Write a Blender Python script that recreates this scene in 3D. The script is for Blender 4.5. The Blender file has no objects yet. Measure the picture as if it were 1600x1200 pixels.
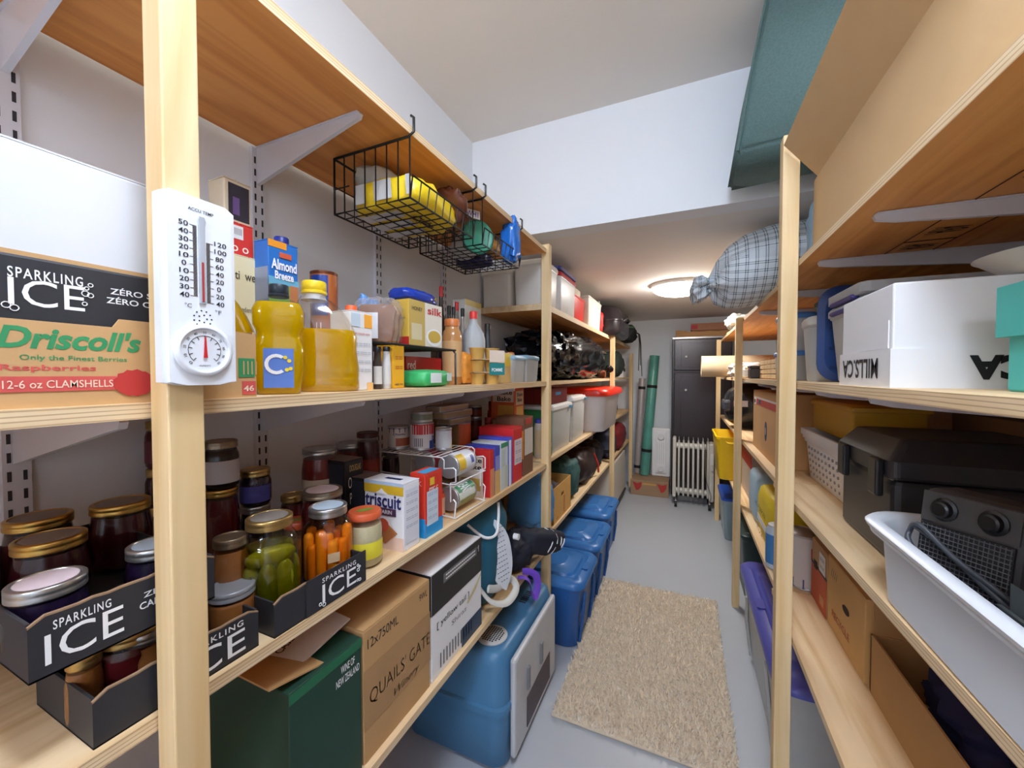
import bpy, bmesh, math, random
from mathutils import Vector, Matrix, noise
S = bpy.context.scene; C = S.collection
R = math.radians; PI = math.pi
random.seed(7)
# ---------------------------------------------------------------- camera, world, lamps, exposure
FPX = 610.0; YAW = R(23.9); PIT = R(1.4); EYE = Vector((0, 0, 1.35))
cd = bpy.data.cameras.new('camera'); cd.sensor_width = 36; cd.lens = FPX/1600*36; cd.clip_start = .02
cam = bpy.data.objects.new('camera', cd); C.objects.link(cam); cam.location = EYE
cam.rotation_euler = (PI/2-PIT, 0, YAW); S.camera = cam
w = bpy.data.worlds.new('world'); S.world = w; w.use_nodes = True
w.node_tree.nodes['Background'].inputs[0].default_value = (.8, .85, 1, 1)
w.node_tree.nodes['Background'].inputs[1].default_value = .15
S.view_settings.view_transform = 'Standard'; S.view_settings.look = 'None'
S.view_settings.gamma = 1; S.view_settings.use_curve_mapping = False
S.view_settings.exposure = 0.40
S.cycles.diffuse_bounces = 8; S.cycles.max_bounces = 16; S.cycles.transparent_max_bounces = 24
LAMP_NEAR = 46.0; LAMP_FILL = 54.0; LAMP_FAR = 46.0          # dome emission of the two ceiling lamps and the fill lamp added behind the camera
# ---------------------------------------------------------------- measuring helpers (photo point on a real plane)
_r = Vector((math.cos(YAW), math.sin(YAW), 0)); _f = Vector((-math.sin(YAW)*math.cos(PIT), math.cos(YAW)*math.cos(PIT), -math.sin(PIT))); _u = _r.cross(_f)
def ray(u, v): return _r*((u-800)/FPX)+_u*((600-v)/FPX)+_f
def AX(u, v, X): d = ray(u, v); return EYE+d*(X/d.x)
def AY(u, v, Y): d = ray(u, v); return EYE+d*(Y/d.y)
def AZ(u, v, Z): d = ray(u, v); return EYE+d*((Z-EYE.z)/d.z)
def Yx(u, X, v=650): return AX(u, v, X).y
def Xy(u, Y, v=650): return AY(u, v, Y).x
def zx(v, u, X): return AX(u, v, X).z
def mpp(u, v, X): d = ray(u, v); return (X/d.x)/FPX          # metres per pixel there
# ---------------------------------------------------------------- materials
_mc = {}
def lin(c):
    return tuple(((x/255)/12.92 if x/255 <= .04045 else ((x/255+.055)/1.055)**2.4) for x in c[:3])+(1,)
def newmat(n):
    m = bpy.data.materials.new(n); m.use_nodes = True; nt = m.node_tree
    return m, nt, nt.nodes['Principled BSDF']
def m(col, rough=.5, metal=0, var=.06, vs=12, bump=0, bs=60, spec=.5):
    k = (col, rough, metal, var, vs, bump, bs, spec)
    if k in _mc: return _mc[k]
    mt, nt, p = newmat('surface_%d_%d_%d' % col)
    N = nt.nodes; L = nt.links
    p.inputs['Roughness'].default_value = rough; p.inputs['Metallic'].default_value = metal
    p.inputs['Specular IOR Level'].default_value = spec
    tc = N.new('ShaderNodeTexCoord'); no = N.new('ShaderNodeTexNoise'); no.inputs['Scale'].default_value = vs; no.inputs['Detail'].default_value = 3
    L.new(tc.outputs['Object'], no.inputs['Vector'])
    mx = N.new('ShaderNodeMix'); mx.data_type = 'RGBA'; c = lin(col)
    mx.inputs[6].default_value = tuple(min(1, x*(1-var)) for x in c[:3])+(1,); mx.inputs[7].default_value = tuple(min(1, x*(1+var)) for x in c[:3])+(1,)
    L.new(no.outputs['Fac'], mx.inputs[0]); L.new(mx.outputs[2], p.inputs['Base Color'])
    if bump:
        n2 = N.new('ShaderNodeTexNoise'); n2.inputs['Scale'].default_value = bs; n2.inputs['Detail'].default_value = 4
        L.new(tc.outputs['Object'], n2.inputs['Vector'])
        b = N.new('ShaderNodeBump'); b.inputs['Strength'].default_value = bump; b.inputs['Distance'].default_value = .004
        L.new(n2.outputs['Fac'], b.inputs['Height']); L.new(b.outputs[0], p.inputs['Normal'])
    _mc[k] = mt; return mt
def wood(name, ca, cb, axis=1, knot=True, rough=.6, edge=False, k=1.0):
    mt, nt, p = newmat(name); N = nt.nodes; L = nt.links
    p.inputs['Roughness'].default_value = rough
    tc = N.new('ShaderNodeTexCoord'); mp = N.new('ShaderNodeMapping'); L.new(tc.outputs['Object'], mp.inputs[0])
    sc = [16*k]*3; sc[axis] = 1.1*k; mp.inputs['Scale'].default_value = sc
    no = N.new('ShaderNodeTexNoise'); no.inputs['Scale'].default_value = 1.0; no.inputs['Detail'].default_value = 6; no.inputs['Distortion'].default_value = 1.4
    L.new(mp.outputs[0], no.inputs['Vector'])
    cr = N.new('ShaderNodeValToRGB'); L.new(no.outputs['Fac'], cr.inputs[0])
    cr.color_ramp.elements[0].position = .34; cr.color_ramp.elements[0].color = lin(cb)
    cr.color_ramp.elements[1].position = .6; cr.color_ramp.elements[1].color = lin(ca)
    out = cr.outputs[0]
    if knot:
        vo = N.new('ShaderNodeTexVoronoi'); vo.inputs['Scale'].default_value = 1
        mp2 = N.new('ShaderNodeMapping'); s2 = [6*k]*3; s2[axis] = 2.2*k; mp2.inputs['Scale'].default_value = s2
        L.new(tc.outputs['Object'], mp2.inputs[0]); L.new(mp2.outputs[0], vo.inputs['Vector'])
        kr = N.new('ShaderNodeValToRGB'); kr.color_ramp.elements[0].position = .05; kr.color_ramp.elements[0].color = (1, 1, 1, 1)
        kr.color_ramp.elements[1].position = .16; kr.color_ramp.elements[1].color = (0, 0, 0, 1)
        L.new(vo.outputs['Distance'], kr.inputs[0])
        mx = N.new('ShaderNodeMix'); mx.data_type = 'RGBA'; mx.inputs[7].default_value = lin(tuple(int(x*.72) for x in cb))
        L.new(kr.outputs[0], mx.inputs[0]); L.new(out, mx.inputs[6]); out = mx.outputs[2]
    if edge:
        wv = N.new('ShaderNodeTexWave'); wv.bands_direction = 'Z'; wv.inputs['Scale'].default_value = 55; wv.inputs['Distortion'].default_value = 3
        mp3 = N.new('ShaderNodeMapping'); mp3.inputs['Scale'].default_value = (.15, .06, 1); L.new(tc.outputs['Object'], mp3.inputs[0]); L.new(mp3.outputs[0], wv.inputs['Vector'])
        mx = N.new('ShaderNodeMix'); mx.data_type = 'RGBA'; mx.inputs[7].default_value = lin((150, 104, 62))
        er = N.new('ShaderNodeValToRGB'); er.color_ramp.elements[0].position = .72; er.color_ramp.elements[1].position = 1; er.color_ramp.elements[1].color = (.6, .6, .6, 1)
        L.new(wv.outputs['Fac'], er.inputs[0]); L.new(er.outputs[0], mx.inputs[0]); L.new(out, mx.inputs[6]); out = mx.outputs[2]
    L.new(out, p.inputs['Base Color'])
    b = N.new('ShaderNodeBump'); b.inputs['Strength'].default_value = .15; b.inputs['Distance'].default_value = .002
    L.new(no.outputs['Fac'], b.inputs['Height']); L.new(b.outputs[0], p.inputs['Normal'])
    return mt
def clear(name, col, solid=.1, rough=.05):
    """clear glass or plastic: tinted see-through body with a glossy skin"""
    k = ('clear', name)
    if k in _mc: return _mc[k]
    mt, nt, p = newmat(name); N = nt.nodes; L = nt.links
    c = lin(col); p.inputs['Base Color'].default_value = c; p.inputs['Roughness'].default_value = rough
    tr = N.new('ShaderNodeBsdfTransparent'); tr.inputs[0].default_value = tuple(.25+.75*x for x in c[:3])+(1,)
    lw = N.new('ShaderNodeLayerWeight'); pw = N.new('ShaderNodeMath'); pw.operation = 'POWER'; pw.inputs[1].default_value = 3.2; L.new(lw.outputs['Facing'], pw.inputs[0]); lw.inputs[0].default_value = .5; pm = N.new('ShaderNodeMath'); pm.operation = 'MULTIPLY'; pm.inputs[1].default_value = .4; L.new(pw.outputs[0], pm.inputs[0])
    ma = N.new('ShaderNodeMath'); ma.operation = 'ADD'; ma.use_clamp = True; ma.inputs[1].default_value = solid; L.new(pm.outputs[0], ma.inputs[0])
    mx = N.new('ShaderNodeMixShader'); L.new(ma.outputs[0], mx.inputs[0]); L.new(tr.outputs[0], mx.inputs[1]); L.new(p.outputs[0], mx.inputs[2])
    if solid < .12:
        gl = N.new('ShaderNodeBsdfGlossy'); gl.inputs['Roughness'].default_value = rough; L.new(gl.outputs[0], mx.inputs[2])
    L.new(mx.outputs[0], N['Material Output'].inputs[0]); _mc[k] = mt; return mt
def emit(name, col, st):
    mt, nt, p = newmat(name); p.inputs['Base Color'].default_value = lin(col); p.inputs['Emission Color'].default_value = lin(col); p.inputs['Emission Strength'].default_value = st
    return mt
def plaid(name, base, line, n=14, uv=True, m2=None):
    mt, nt, p = newmat(name); N = nt.nodes; L = nt.links; p.inputs['Roughness'].default_value = .9
    tc = N.new('ShaderNodeTexCoord'); sp = N.new('ShaderNodeSeparateXYZ'); L.new(tc.outputs['UV'], sp.inputs[0])
    outs = []
    for ax, k in ((0, n), (1, m2 or n)):
        a = N.new('ShaderNodeMath'); a.operation = 'MULTIPLY'; a.inputs[1].default_value = k; L.new(sp.outputs[ax], a.inputs[0])
        f = N.new('ShaderNodeMath'); f.operation = 'FRACT'; L.new(a.outputs[0], f.inputs[0])
        for lo, hi in ((.08, .2), (.32, .44)):
            g = N.new('ShaderNodeMath'); g.operation = 'COMPARE'; g.inputs[1].default_value = (lo+hi)/2; g.inputs[2].default_value = (hi-lo)/2; L.new(f.outputs[0], g.inputs[0]); outs.append(g.outputs[0])
    s = outs[0]
    for o in outs[1:]:
        a = N.new('ShaderNodeMath'); a.operation = 'ADD'; L.new(s, a.inputs[0]); L.new(o, a.inputs[1]); s = a.outputs[0]
    a = N.new('ShaderNodeMath'); a.operation = 'MULTIPLY'; a.inputs[1].default_value = .5; a.use_clamp = True; L.new(s, a.inputs[0])
    mx = N.new('ShaderNodeMix'); mx.data_type = 'RGBA'; mx.inputs[6].default_value = lin(base); mx.inputs[7].default_value = lin(line)
    L.new(a.outputs[0], mx.inputs[0]); L.new(mx.outputs[2], p.inputs['Base Color']); return mt
KRAFT = (196, 156, 106)
WHITE = m((236, 236, 236), .5, var=.02); OFFW = m((225, 222, 215), .55, var=.03); INK = m((28, 28, 32), .6); WINK = m((240, 240, 240), .6, var=.02)
BLACK = m((26, 26, 29), .45); CHROME = m((190, 190, 192), .25, 1.0); TIN = m((182, 182, 184), .42, .7); GOLD = m((196, 158, 84), .3, .95); RUBBER = m((22, 22, 24), .7)
CARD = m(KRAFT, .8, var=.07, vs=20, bump=.08, bs=90); CARD2 = m((178, 135, 84), .8, var=.06, vs=25); DKCARD = m((120, 90, 60), .8)
WIREB = m((24, 24, 26), .35, .3); WIREW = m((232, 232, 232), .35)
GLASS = clear('clear_glass', (240, 243, 242), .03); PLAST = clear('clear_plastic', (225, 230, 232), .3, .25); FROST = clear('frosted_plastic', (222, 226, 228), .55, .4)
PLY = wood('plywood_face', (232, 203, 160), (205, 165, 112), 1); PLY_SHADE = wood('plywood_underside_shade', (234, 164, 88), (208, 134, 60), 1); PLYE = wood('plywood_edge', (232, 208, 168), (214, 180, 132), 1, knot=False, edge=True)  # underside tone has the warm bounce and shade mixed into its colour
STUD = wood('lumber', (236, 210, 164), (218, 184, 128), 2, k=.8)
# ---------------------------------------------------------------- scene graph helpers
def T(name, label, cat, loc=(0, 0, 0), rz=0, group=None, rot=None):
    o = bpy.data.objects.new(name, None); C.objects.link(o); o.empty_display_size = .05
    o.location = loc; o.rotation_euler = rot or (0, 0, R(rz)); o['label'] = label; o['category'] = cat
    if group: o['group'] = group
    return o
def tag(o, label, cat, group=None):
    o['label'] = label; o['category'] = cat
    if group: o['group'] = group
    return o
def link(name, me, mats, parent=None, loc=None, rot=None):
    o = bpy.data.objects.new(name, me); C.objects.link(o)
    for x in (mats if isinstance(mats, (list, tuple)) else [mats]): me.materials.append(x)
    if parent: o.parent = parent
    if loc is not None: o.location = loc
    if rot is not None: o.rotation_euler = rot
    return o
def rring(hw, hd, z, r, cx=0, cy=0, k=6):
    r = max(min(r, hw, hd), 1e-5); pts = []
    for qx, qy, a0 in ((1, 1, 0), (-1, 1, 90), (-1, -1, 180), (1, -1, 270)):
        for i in range(k):
            a = R(a0+90*i/(k-1)); pts.append(Vector((cx+qx*(hw-r)+r*math.cos(a), cy+qy*(hd-r)+r*math.sin(a), z)))
    return pts
class B:
    def __init__(s): s.v = []; s.f = []; s.mi = []; s.sm = []; s.uv = {}
    def add(s, vs, fs, mi=0, sm=False):
        n = len(s.v); s.v += [tuple(x) for x in vs]
        for q in fs: s.f.append([n+i for i in q]); s.mi.append(mi); s.sm.append(sm)
        return s
    def box(s, x0, x1, y0, y1, z0, z1, mi=0, M=None):
        vs = [Vector(p) for p in ((x0, y0, z0), (x1, y0, z0), (x1, y1, z0), (x0, y1, z0), (x0, y0, z1), (x1, y0, z1), (x1, y1, z1), (x0, y1, z1))]
        if M: vs = [M @ p for p in vs]
        return s.add(vs, [(0, 3, 2, 1), (4, 5, 6, 7), (0, 1, 5, 4), (1, 2, 6, 5), (2, 3, 7, 6), (3, 0, 4, 7)], mi)
    def rbox(s, x0, x1, y0, y1, z0, z1, r=.004, mi=0, M=None):
        hw, hd = (x1-x0)/2, (y1-y0)/2; cx, cy = (x0+x1)/2, (y0+y1)/2; r = min(r, hw*.9, hd*.9, (z1-z0)*.45); q = r*.3
        rs = [rring(hw-r, hd-r, z0, .4*r, cx, cy, 3), rring(hw-q, hd-q, z0+q, r, cx, cy, 3), rring(hw, hd, z0+r, r, cx, cy, 3), rring(hw, hd, z1-r, r, cx, cy, 3), rring(hw-q, hd-q, z1-q, r, cx, cy, 3), rring(hw-r, hd-r, z1, .4*r, cx, cy, 3)]
        return s.rings(rs, mi=mi, M=M, sm=False)
    def rings(s, rs, mi=0, cap0=True, cap1=True, M=None, sm=True, closed=True):
        n = len(rs[0]); vs = [p for r_ in rs for p in r_]
        if M: vs = [M @ Vector(p) for p in vs]
        fs = []
        for i in range(len(rs)-1):
            for j in range(n if closed else n-1):
                k = (j+1) % n; fs.append((i*n+j, i*n+k, (i+1)*n+k, (i+1)*n+j))
        b = len(s.v); s.add(vs, fs, mi, sm)
        if cap0: s.f.append([b+j for j in range(n)][::-1]); s.mi.append(mi); s.sm.append(False)
        if cap1: s.f.append([b+(len(rs)-1)*n+j for j in range(n)]); s.mi.append(mi); s.sm.append(False)
        return s
    def loft(s, prof, mi=0, cap0=True, cap1=True, k=6, M=None, sm=True):
        """prof: (half width, half depth, z, corner radius)"""
        return s.rings([rring(a, b, z, r, k=k) for a, b, z, r in prof], mi, cap0, cap1, M, sm)
    def lathe(s, prof, n=28, mi=0, M=None, sm=True, cap0=True, cap1=True):
        rs = [[Vector((r*math.cos(2*PI*i/n), r*math.sin(2*PI*i/n), z)) for i in range(n)] for r, z in prof]
        return s.rings(rs, mi, cap0, cap1, M, sm)
    def cyl(s, c, r, h, n=20, mi=0, axis='z', r2=None):
        M = Matrix.Translation(Vector(c))
        if axis == 'x': M = M @ Matrix.Rotation(PI/2, 4, 'Y')
        if axis == 'y': M = M @ Matrix.Rotation(-PI/2, 4, 'X')
        return s.lathe([(r, 0), (r if r2 is None else r2, h)], n, mi, M)
    def tube(s, pts, r, n=6, mi=0, closed=False, flat=None):
        pts = [Vector(p) for p in pts]; N_ = len(pts); rs = []; prev = None
        for i, p in enumerate(pts):
            a = pts[i-1] if (i > 0 or closed) else p; b = pts[(i+1) % N_] if (i < N_-1 or closed) else p
            t = (b-a).normalized() if (b-a).length > 1e-9 else Vector((0, 0, 1))
            if prev is None:
                up = Vector((0, 0, 1)) if abs(t.z) < .9 else Vector((1, 0, 0)); x = t.cross(up).normalized()
            else:
                x = (prev-t*prev.dot(t)); x = x.normalized() if x.length > 1e-6 else t.orthogonal().normalized()
            prev = x; y = t.cross(x); rr = r[i] if isinstance(r, (list, tuple)) else r; fy = flat or 1
            rs.append([p+x*rr*math.cos(2*PI*j/n)+y*rr*fy*math.sin(2*PI*j/n) for j in range(n)])
        if closed: rs.append(rs[0])
        return s.rings(rs, mi, not closed, not closed, sm=n > 4)
    def prism(s, pts2, y0, y1, mi=0, M=None, plane='xz'):
        f = (lambda p, y: Vector((p[0], y, p[1]))) if plane == 'xz' else ((lambda p, y: Vector((y, p[0], p[1]))) if plane == 'yz' else (lambda p, y: Vector((p[0], p[1], y))))
        vs = [f(p, y0) for p in pts2]+[f(p, y1) for p in pts2]; n = len(pts2)
        if M: vs = [M @ x for x in vs]
        return s.add(vs, [tuple(range(n)), tuple(range(2*n-1, n-1, -1))]+[(i, i+n, (i+1) % n+n, (i+1) % n) for i in range(n)], mi)
    def blob(s, rx, ry, rz, e=2.4, amp=.08, freq=3, seed=0, nu=36, nv=22, M=None, fold=0, mi=0, flat=None):
        rs = []; o = Vector((seed*3.7, seed*1.3, seed*5.1))
        def sp(c): return math.copysign(abs(c)**(2/e), c)
        for i in range(nv+1):
            ph = -PI/2+PI*i/nv; ring = []
            ph = max(min(ph, PI/2-.03), -PI/2+.03)
            for j in range(nu):
                th = 2*PI*j/nu; d = Vector((sp(math.cos(ph))*sp(math.cos(th)), sp(math.cos(ph))*sp(math.sin(th)), sp(math.sin(ph))))
                q = Vector((d.x*rx, d.y*ry, d.z*rz))*(freq/max(rx, ry, rz))
                k = 1+amp*noise.noise(q+o)+.45*amp*noise.noise(q*2.3+o)
                if fold: k += fold*(abs(noise.noise(q*1.6+o*2))-.25)+fold*.5*(abs(noise.noise(q*3.1-o))-.2)
                p = Vector((d.x*rx*k, d.y*ry*k, d.z*rz*k))
                if flat is not None and p.z < flat: p.z = flat
                ring.append(p)
            rs.append(ring)
        return s.rings(rs, mi, M=M)
    def o(s, name, mats, parent=None, loc=None, rot=None, uvfn=None):
        me = bpy.data.meshes.new(name); me.from_pydata(s.v, [], s.f)
        me.polygons.foreach_set('material_index', s.mi); me.polygons.foreach_set('use_smooth', s.sm)
        bm = bmesh.new(); bm.from_mesh(me); bmesh.ops.recalc_face_normals(bm, faces=bm.faces)
        if uvfn:
            ul = bm.loops.layers.uv.new('UVMap')
            for f in bm.faces:
                for lp in f.loops: lp[ul].uv = uvfn(lp.vert.co)
        for ed in bm.edges:
            if len(ed.link_faces) == 2 and ed.calc_face_angle(0) > R(50): ed.smooth = False
        bm.to_mesh(me); bm.free(); me.update()
        return link(name, me, mats, parent, loc, rot)
def curve(pts, n=6):
    """smooth path through points"""
    P_ = [Vector(p) for p in pts]; P_ = [P_[0]]+P_+[P_[-1]]; out = []
    for i in range(1, len(P_)-2):
        a, b, c, d_ = P_[i-1:i+3]
        for k in range(n):
            t = k/n; out.append(.5*((2*b)+(c-a)*t+(2*a-5*b+4*c-d_)*t*t+(3*b-a-3*c+d_)*t**3))
    return out+[P_[-2]]
def facemat(side, a, b, c):
    """frame of a print on a box face: F front(-y) R right(+x) L left(-x) T top(+z) K back"""
    o = {'F': ((1, 0, 0), (0, 0, 1), (a, c, b)), 'R': ((0, 1, 0), (0, 0, 1), (c, a, b)), 'L': ((0, -1, 0), (0, 0, 1), (c, a, b)), 'T': ((1, 0, 0), (0, 1, 0), (a, b, c)), 'K': ((-1, 0, 0), (0, 0, 1), (a, c, b))}[side]
    x, y = Vector(o[0]), Vector(o[1]); z = x.cross(y)
    return Matrix(((x.x, y.x, z.x, o[2][0]), (x.y, y.y, z.y, o[2][1]), (x.z, y.z, z.z, o[2][2]), (0, 0, 0, 1)))
def txt(par, s, side, a, b, c, wd, ht, mat, bold=0.0, rot=0, shear=0, name='lettering', cyl=None, sp=1.0):
    """flat lettering s fitted into wd x ht about (a, b) on a face at offset c"""
    cu = bpy.data.curves.new('t', 'FONT'); cu.body = s; cu.size = 1; cu.offset = bold; cu.resolution_u = 3; cu.shear = shear; cu.space_character = sp
    cu.align_x = 'CENTER'
    ob = bpy.data.objects.new('t', cu); me = bpy.data.meshes.new_from_object(ob); bpy.data.objects.remove(ob); bpy.data.curves.remove(cu)
    if not me.vertices: return None
    xs = [v.co.x for v in me.vertices]; ys = [v.co.y for v in me.vertices]
    cx, cy = (min(xs)+max(xs))/2, (min(ys)+max(ys))/2; sx, sy = wd/(max(xs)-min(xs)), ht/(max(ys)-min(ys))
    M = facemat(side, a, b, c) @ Matrix.Rotation(R(rot), 4, 'Z') @ Matrix.Diagonal((sx, sy, 1, 1)) @ Matrix.Translation((-cx, -cy, 0))
    me.transform(M)
    if cyl:
        for v in me.vertices:
            th = v.co.x/cyl; v.co = Vector((cyl*math.sin(th), -cyl*math.cos(th), v.co.z))
    me.materials.clear()
    return link(name, me, mat, par)
def pan(par, name, side, a0, a1, b0, b1, c, mat, poly=None, th=.0006):
    """a flat printed or stuck-on panel on a face"""
    M = facemat(side, 0, 0, c); p = B()
    sg = -1 if side == 'L' else 1
    pts = poly or [(a0, b0), (a1, b0), (a1, b1), (a0, b1)]
    pts = [(sg*x, y) for x, y in pts]
    p.prism(pts, 0, th, M=M, plane='xy')
    return p.o(name, mat, par)
def disc(cx, cy, rx, ry=None, n=20, a0=0, a1=360): return [(cx+rx*math.cos(R(a0+(a1-a0)*i/n)), cy+(ry or rx)*math.sin(R(a0+(a1-a0)*i/n))) for i in range(n)]
# ---------------------------------------------------------------- room shell
WL, WR, YF, YN, YS, ZC, ZS = -.985, .90, 5.06, -2.0, 1.735, 2.51, 2.01
PAINT = m((230, 234, 239), .75, var=.015, vs=3, bump=.05, bs=220); CEIL = m((230, 226, 221), .85, var=.02, vs=4, bump=.08, bs=160)
FLOORM = m((176, 181, 188), .42, var=.035, vs=3, bump=.03, bs=25); TRIMM = m((238, 238, 236), .4, var=.01)
def struct(name, b, mats, parent=None):
    o = b.o(name, mats, parent)
    if not parent: o['kind'] = 'structure'
    return o
struct('floor', B().box(WL-.1, WR+.1, YN-.1, YF+.1, -.1, 0), FLOORM)
struct('wall_left', B().box(WL-.1, WL, YN-.1, YF+.1, 0, ZC), PAINT)
struct('wall_right', B().box(WR, WR+.1, YN-.1, YF+.1, 0, ZC), PAINT)
struct('wall_far', B().box(WL, WR, YF, YF+.1, 0, ZC), PAINT)
struct('wall_near', B().box(WL, WR, YN-.1, YN, 0, ZC), PAINT)
struct('wall_bulkhead', B().box(WL, WR, YS, YS+.1, ZS, ZC), PAINT)
struct('ceiling', B().box(WL-.1, WR+.1, YN-.1, YS+.1, ZC, ZC+.1), CEIL)
struct('ceiling_low', B().box(WL, WR, YS+.1, YF, ZS, ZS+.1), CEIL)
d = struct('door_1', B().rbox(-.40, .42, YN+.003, YN+.04, .005, 2.03, .004), TRIMM)
for z0, z1 in ((.2, .95), (1.1, 1.85)):
    for x0 in (-.3, .07): struct('door_panel', B().rbox(x0, x0+.27, YN+.04, YN+.046, z0, z1, .004), TRIMM, d)
struct('door_handle', B().cyl((.36, YN+.04, 1.0), .025, .05, axis='y').cyl((.36, YN+.085, 1.0), .03, .03, axis='y'), CHROME, d)
t = struct('trim_1', B().box(-.49, -.405, YN+.002, YN+.02, 0, 2.11).box(.425, .51, YN+.002, YN+.02, 0, 2.11).box(-.405, .425, YN+.002, YN+.02, 2.035, 2.11), TRIMM)
def lamp(name, label, loc, r, st, col):
    e = T(name, label, 'ceiling light', loc)
    B().lathe([(r*.98, 0), (r, -.006), (r, -.022), (r*.96, -.026)], 40).o('base_ring', m((240, 240, 238), .4), e)
    B().lathe([(r*.95, -.02)]+[(r*.95*math.cos(R(a)), -.026-.06*math.sin(R(a))) for a in (5, 20, 35, 50, 65, 80, 88)], 40, cap0=False).o('diffuser', emit(name+'_glow', col, st), e)
    return e
lamp('ceiling_light', 'round white dome lamp glowing on the low ceiling', (-.045, 3.12, ZS), .195, LAMP_FAR, (250, 246, 240))
lamp('ceiling_light', 'round white dome lamp on the high ceiling above the baskets aisle', (.0, .15, ZC), .2, LAMP_NEAR, (222, 235, 255))
e = T('door_lamp', 'white bar fill lamp added behind the camera, above the door', 'fill light', (0, YN, 2.2), 0)  # added out of view as frontal fill to lift the shelf shadows
B().rbox(-.36, .36, .0005, .03, -.06, .06, .006).o('back_plate', m((240, 240, 238), .4), e)
B().rings([[Vector((x, .03+.08*math.sin(R(a_)), .07*math.cos(R(a_)))) for a_ in range(0, 181, 20)] for x in (-.34, .34)], closed=False).o('diffuser', emit('door_lamp_glow', (226, 238, 255), LAMP_FILL), e)
# ---------------------------------------------------------------- shelving
XL, XR = -.59, .288
def shelf(name, label, x0, x1, y0, y1, zt, th=.019, front='+', xn=None, group=None):
    """plywood board; xn = front x at the near end when it is not parallel"""
    b = B(); c = Vector(((x0+x1)/2, (y0+y1)/2, zt-th/2)); a = [x0, x1, x1, x0]
    if xn is not None:
        if front == '-': a = [xn, x1, x1, x0]
        else: a = [x0, xn, x1, x0]
    ys = [y0, y0, y1, y1]; vs = [(a[i]-c.x, ys[i]-c.y, z-c.z) for z in (zt-th, zt) for i in range(4)]
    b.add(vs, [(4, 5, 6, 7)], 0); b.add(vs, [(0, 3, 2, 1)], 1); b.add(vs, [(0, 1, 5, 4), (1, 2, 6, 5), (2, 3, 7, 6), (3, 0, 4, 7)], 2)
    o = b.o(name, [PLY, PLY_SHADE, PLYE]); o.location = c
    return tag(o, label, 'shelf', group)
ZLA, ZLB, ZLC, ZLD, ZLA2, ZLD2 = 1.929, 1.316, .93, .53, 1.69, .56
ZRA, ZRB, ZRC, ZRD = 1.672, 1.328, .976, .595
G1 = 'plywood shelves along the left wall'; G2 = 'plywood shelves along the right wall'
XB = WL+.016
Y2, Y3, Y4 = 1.752, 3.53, 4.92
shelf('plywood_shelf', 'highest left plywood shelf, with two wire baskets hooked under it', XB, XL, -.9, 1.72, ZLA, group=G1)
shelf('plywood_shelf', 'left plywood shelf at eye level holding oil jugs and the kraft berry box', XB, XL, -.9, Y2-.021, ZLB, group=G1)
shelf('plywood_shelf', 'left plywood shelf holding pickle jars, crackers and the can rack', XB, XL, -.9, Y2-.021, ZLC, group=G1)
shelf('plywood_shelf', 'lowest near-left plywood shelf under the wine boxes', XB, XL, -.9, Y2-.021, ZLD, group=G1)
shelf('plywood_shelf', 'far-left top plywood shelf carrying white bins and a black suitcase', XB, -.6105, Y2+.021, Y4, ZLA2, .03, group=G1)
shelf('plywood_shelf', 'far-left plywood shelf under the black rubbish bag', XB, -.6105, Y2+.021, Y4, ZLB, group=G1)
shelf('plywood_shelf', 'far-left plywood shelf under the red-lidded white bin', XB, -.6105, Y2+.021, Y4, ZLC, group=G1)
shelf('plywood_shelf', 'far-left plywood shelf above the blue totes holding an open brown box', XB, -.6105, Y2+.021, Y4, ZLD2, group=G1)
XRB = WR-.012
shelf('plywood_shelf', 'top near-right plywood shelf with stamped underside below the open carton', XR, XRB, -.9, 1.62, ZRA, group=G2, front='-')
shelf('plywood_shelf', 'right plywood shelf at eye level under white boxes', XR, XRB, -.9, 1.62, ZRB, group=G2, front='-')
shelf('plywood_shelf', 'right plywood shelf under the black tool case', XR, XRB, -.9, 1.62, ZRC, front='-', xn=.335, group=G2)
shelf('plywood_shelf', 'lowest near-right plywood shelf above the purple-lidded tote', XR, XRB, -.9, 1.62, ZRD, front='-', group=G2)
shelf('plywood_shelf', 'top far-right plywood shelf under the plaid bag', .3005, XRB, 1.622, 4.1, ZRA, group=G2, front='-')
shelf('plywood_shelf', 'far-right plywood shelf at eye level holding jars and rolled paper', .3005, XRB, 1.622, 4.1, ZRB, group=G2, front='-')
shelf('plywood_shelf', 'far-right plywood shelf under the kraft carton with blue emblem', .3005, XRB, 1.622, 4.1, ZRC, group=G2, front='-')
shelf('plywood_shelf', 'lowest far-right plywood shelf under the yellow flour bag', .3005, XRB, 1.622, 4.1, ZRD, group=G2, front='-')
def post(label, x, y, z1, sx=.038, sy=.04, grp='timber shelf posts'):
    b = B(); b.rbox(-sx/2, sx/2, -sy/2, sy/2, 0, z1, .002); o = b.o('shelf_post', STUD); o.location = (x, y, 0)
    return tag(o, label, 'post', grp)
post('thick pale timber post with the white thermometer on it', -.568, .271, 2.45, .038, .038)
post('left timber post between the cracker boxes and the blue totes', -.599, 1.752, 1.955, .038, .038)
post('slim left timber post beside the red-lidded bin', -.589, 3.53, 1.69, .038, .045)
post('slim left timber post standing near the far wall', -.589, 4.85, 1.60, .038, .04)
post('right timber post standing in front of the plaid bag', .266, 1.345, 2.02, .04, .042)
post('right timber post behind the purple-lidded tote, under the plaid bag', .281, 2.58, 1.672, .036, .04)
post('farthest right timber post in front of the dark cabinet', .281, 4.06, 1.668, .036, .045)
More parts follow.
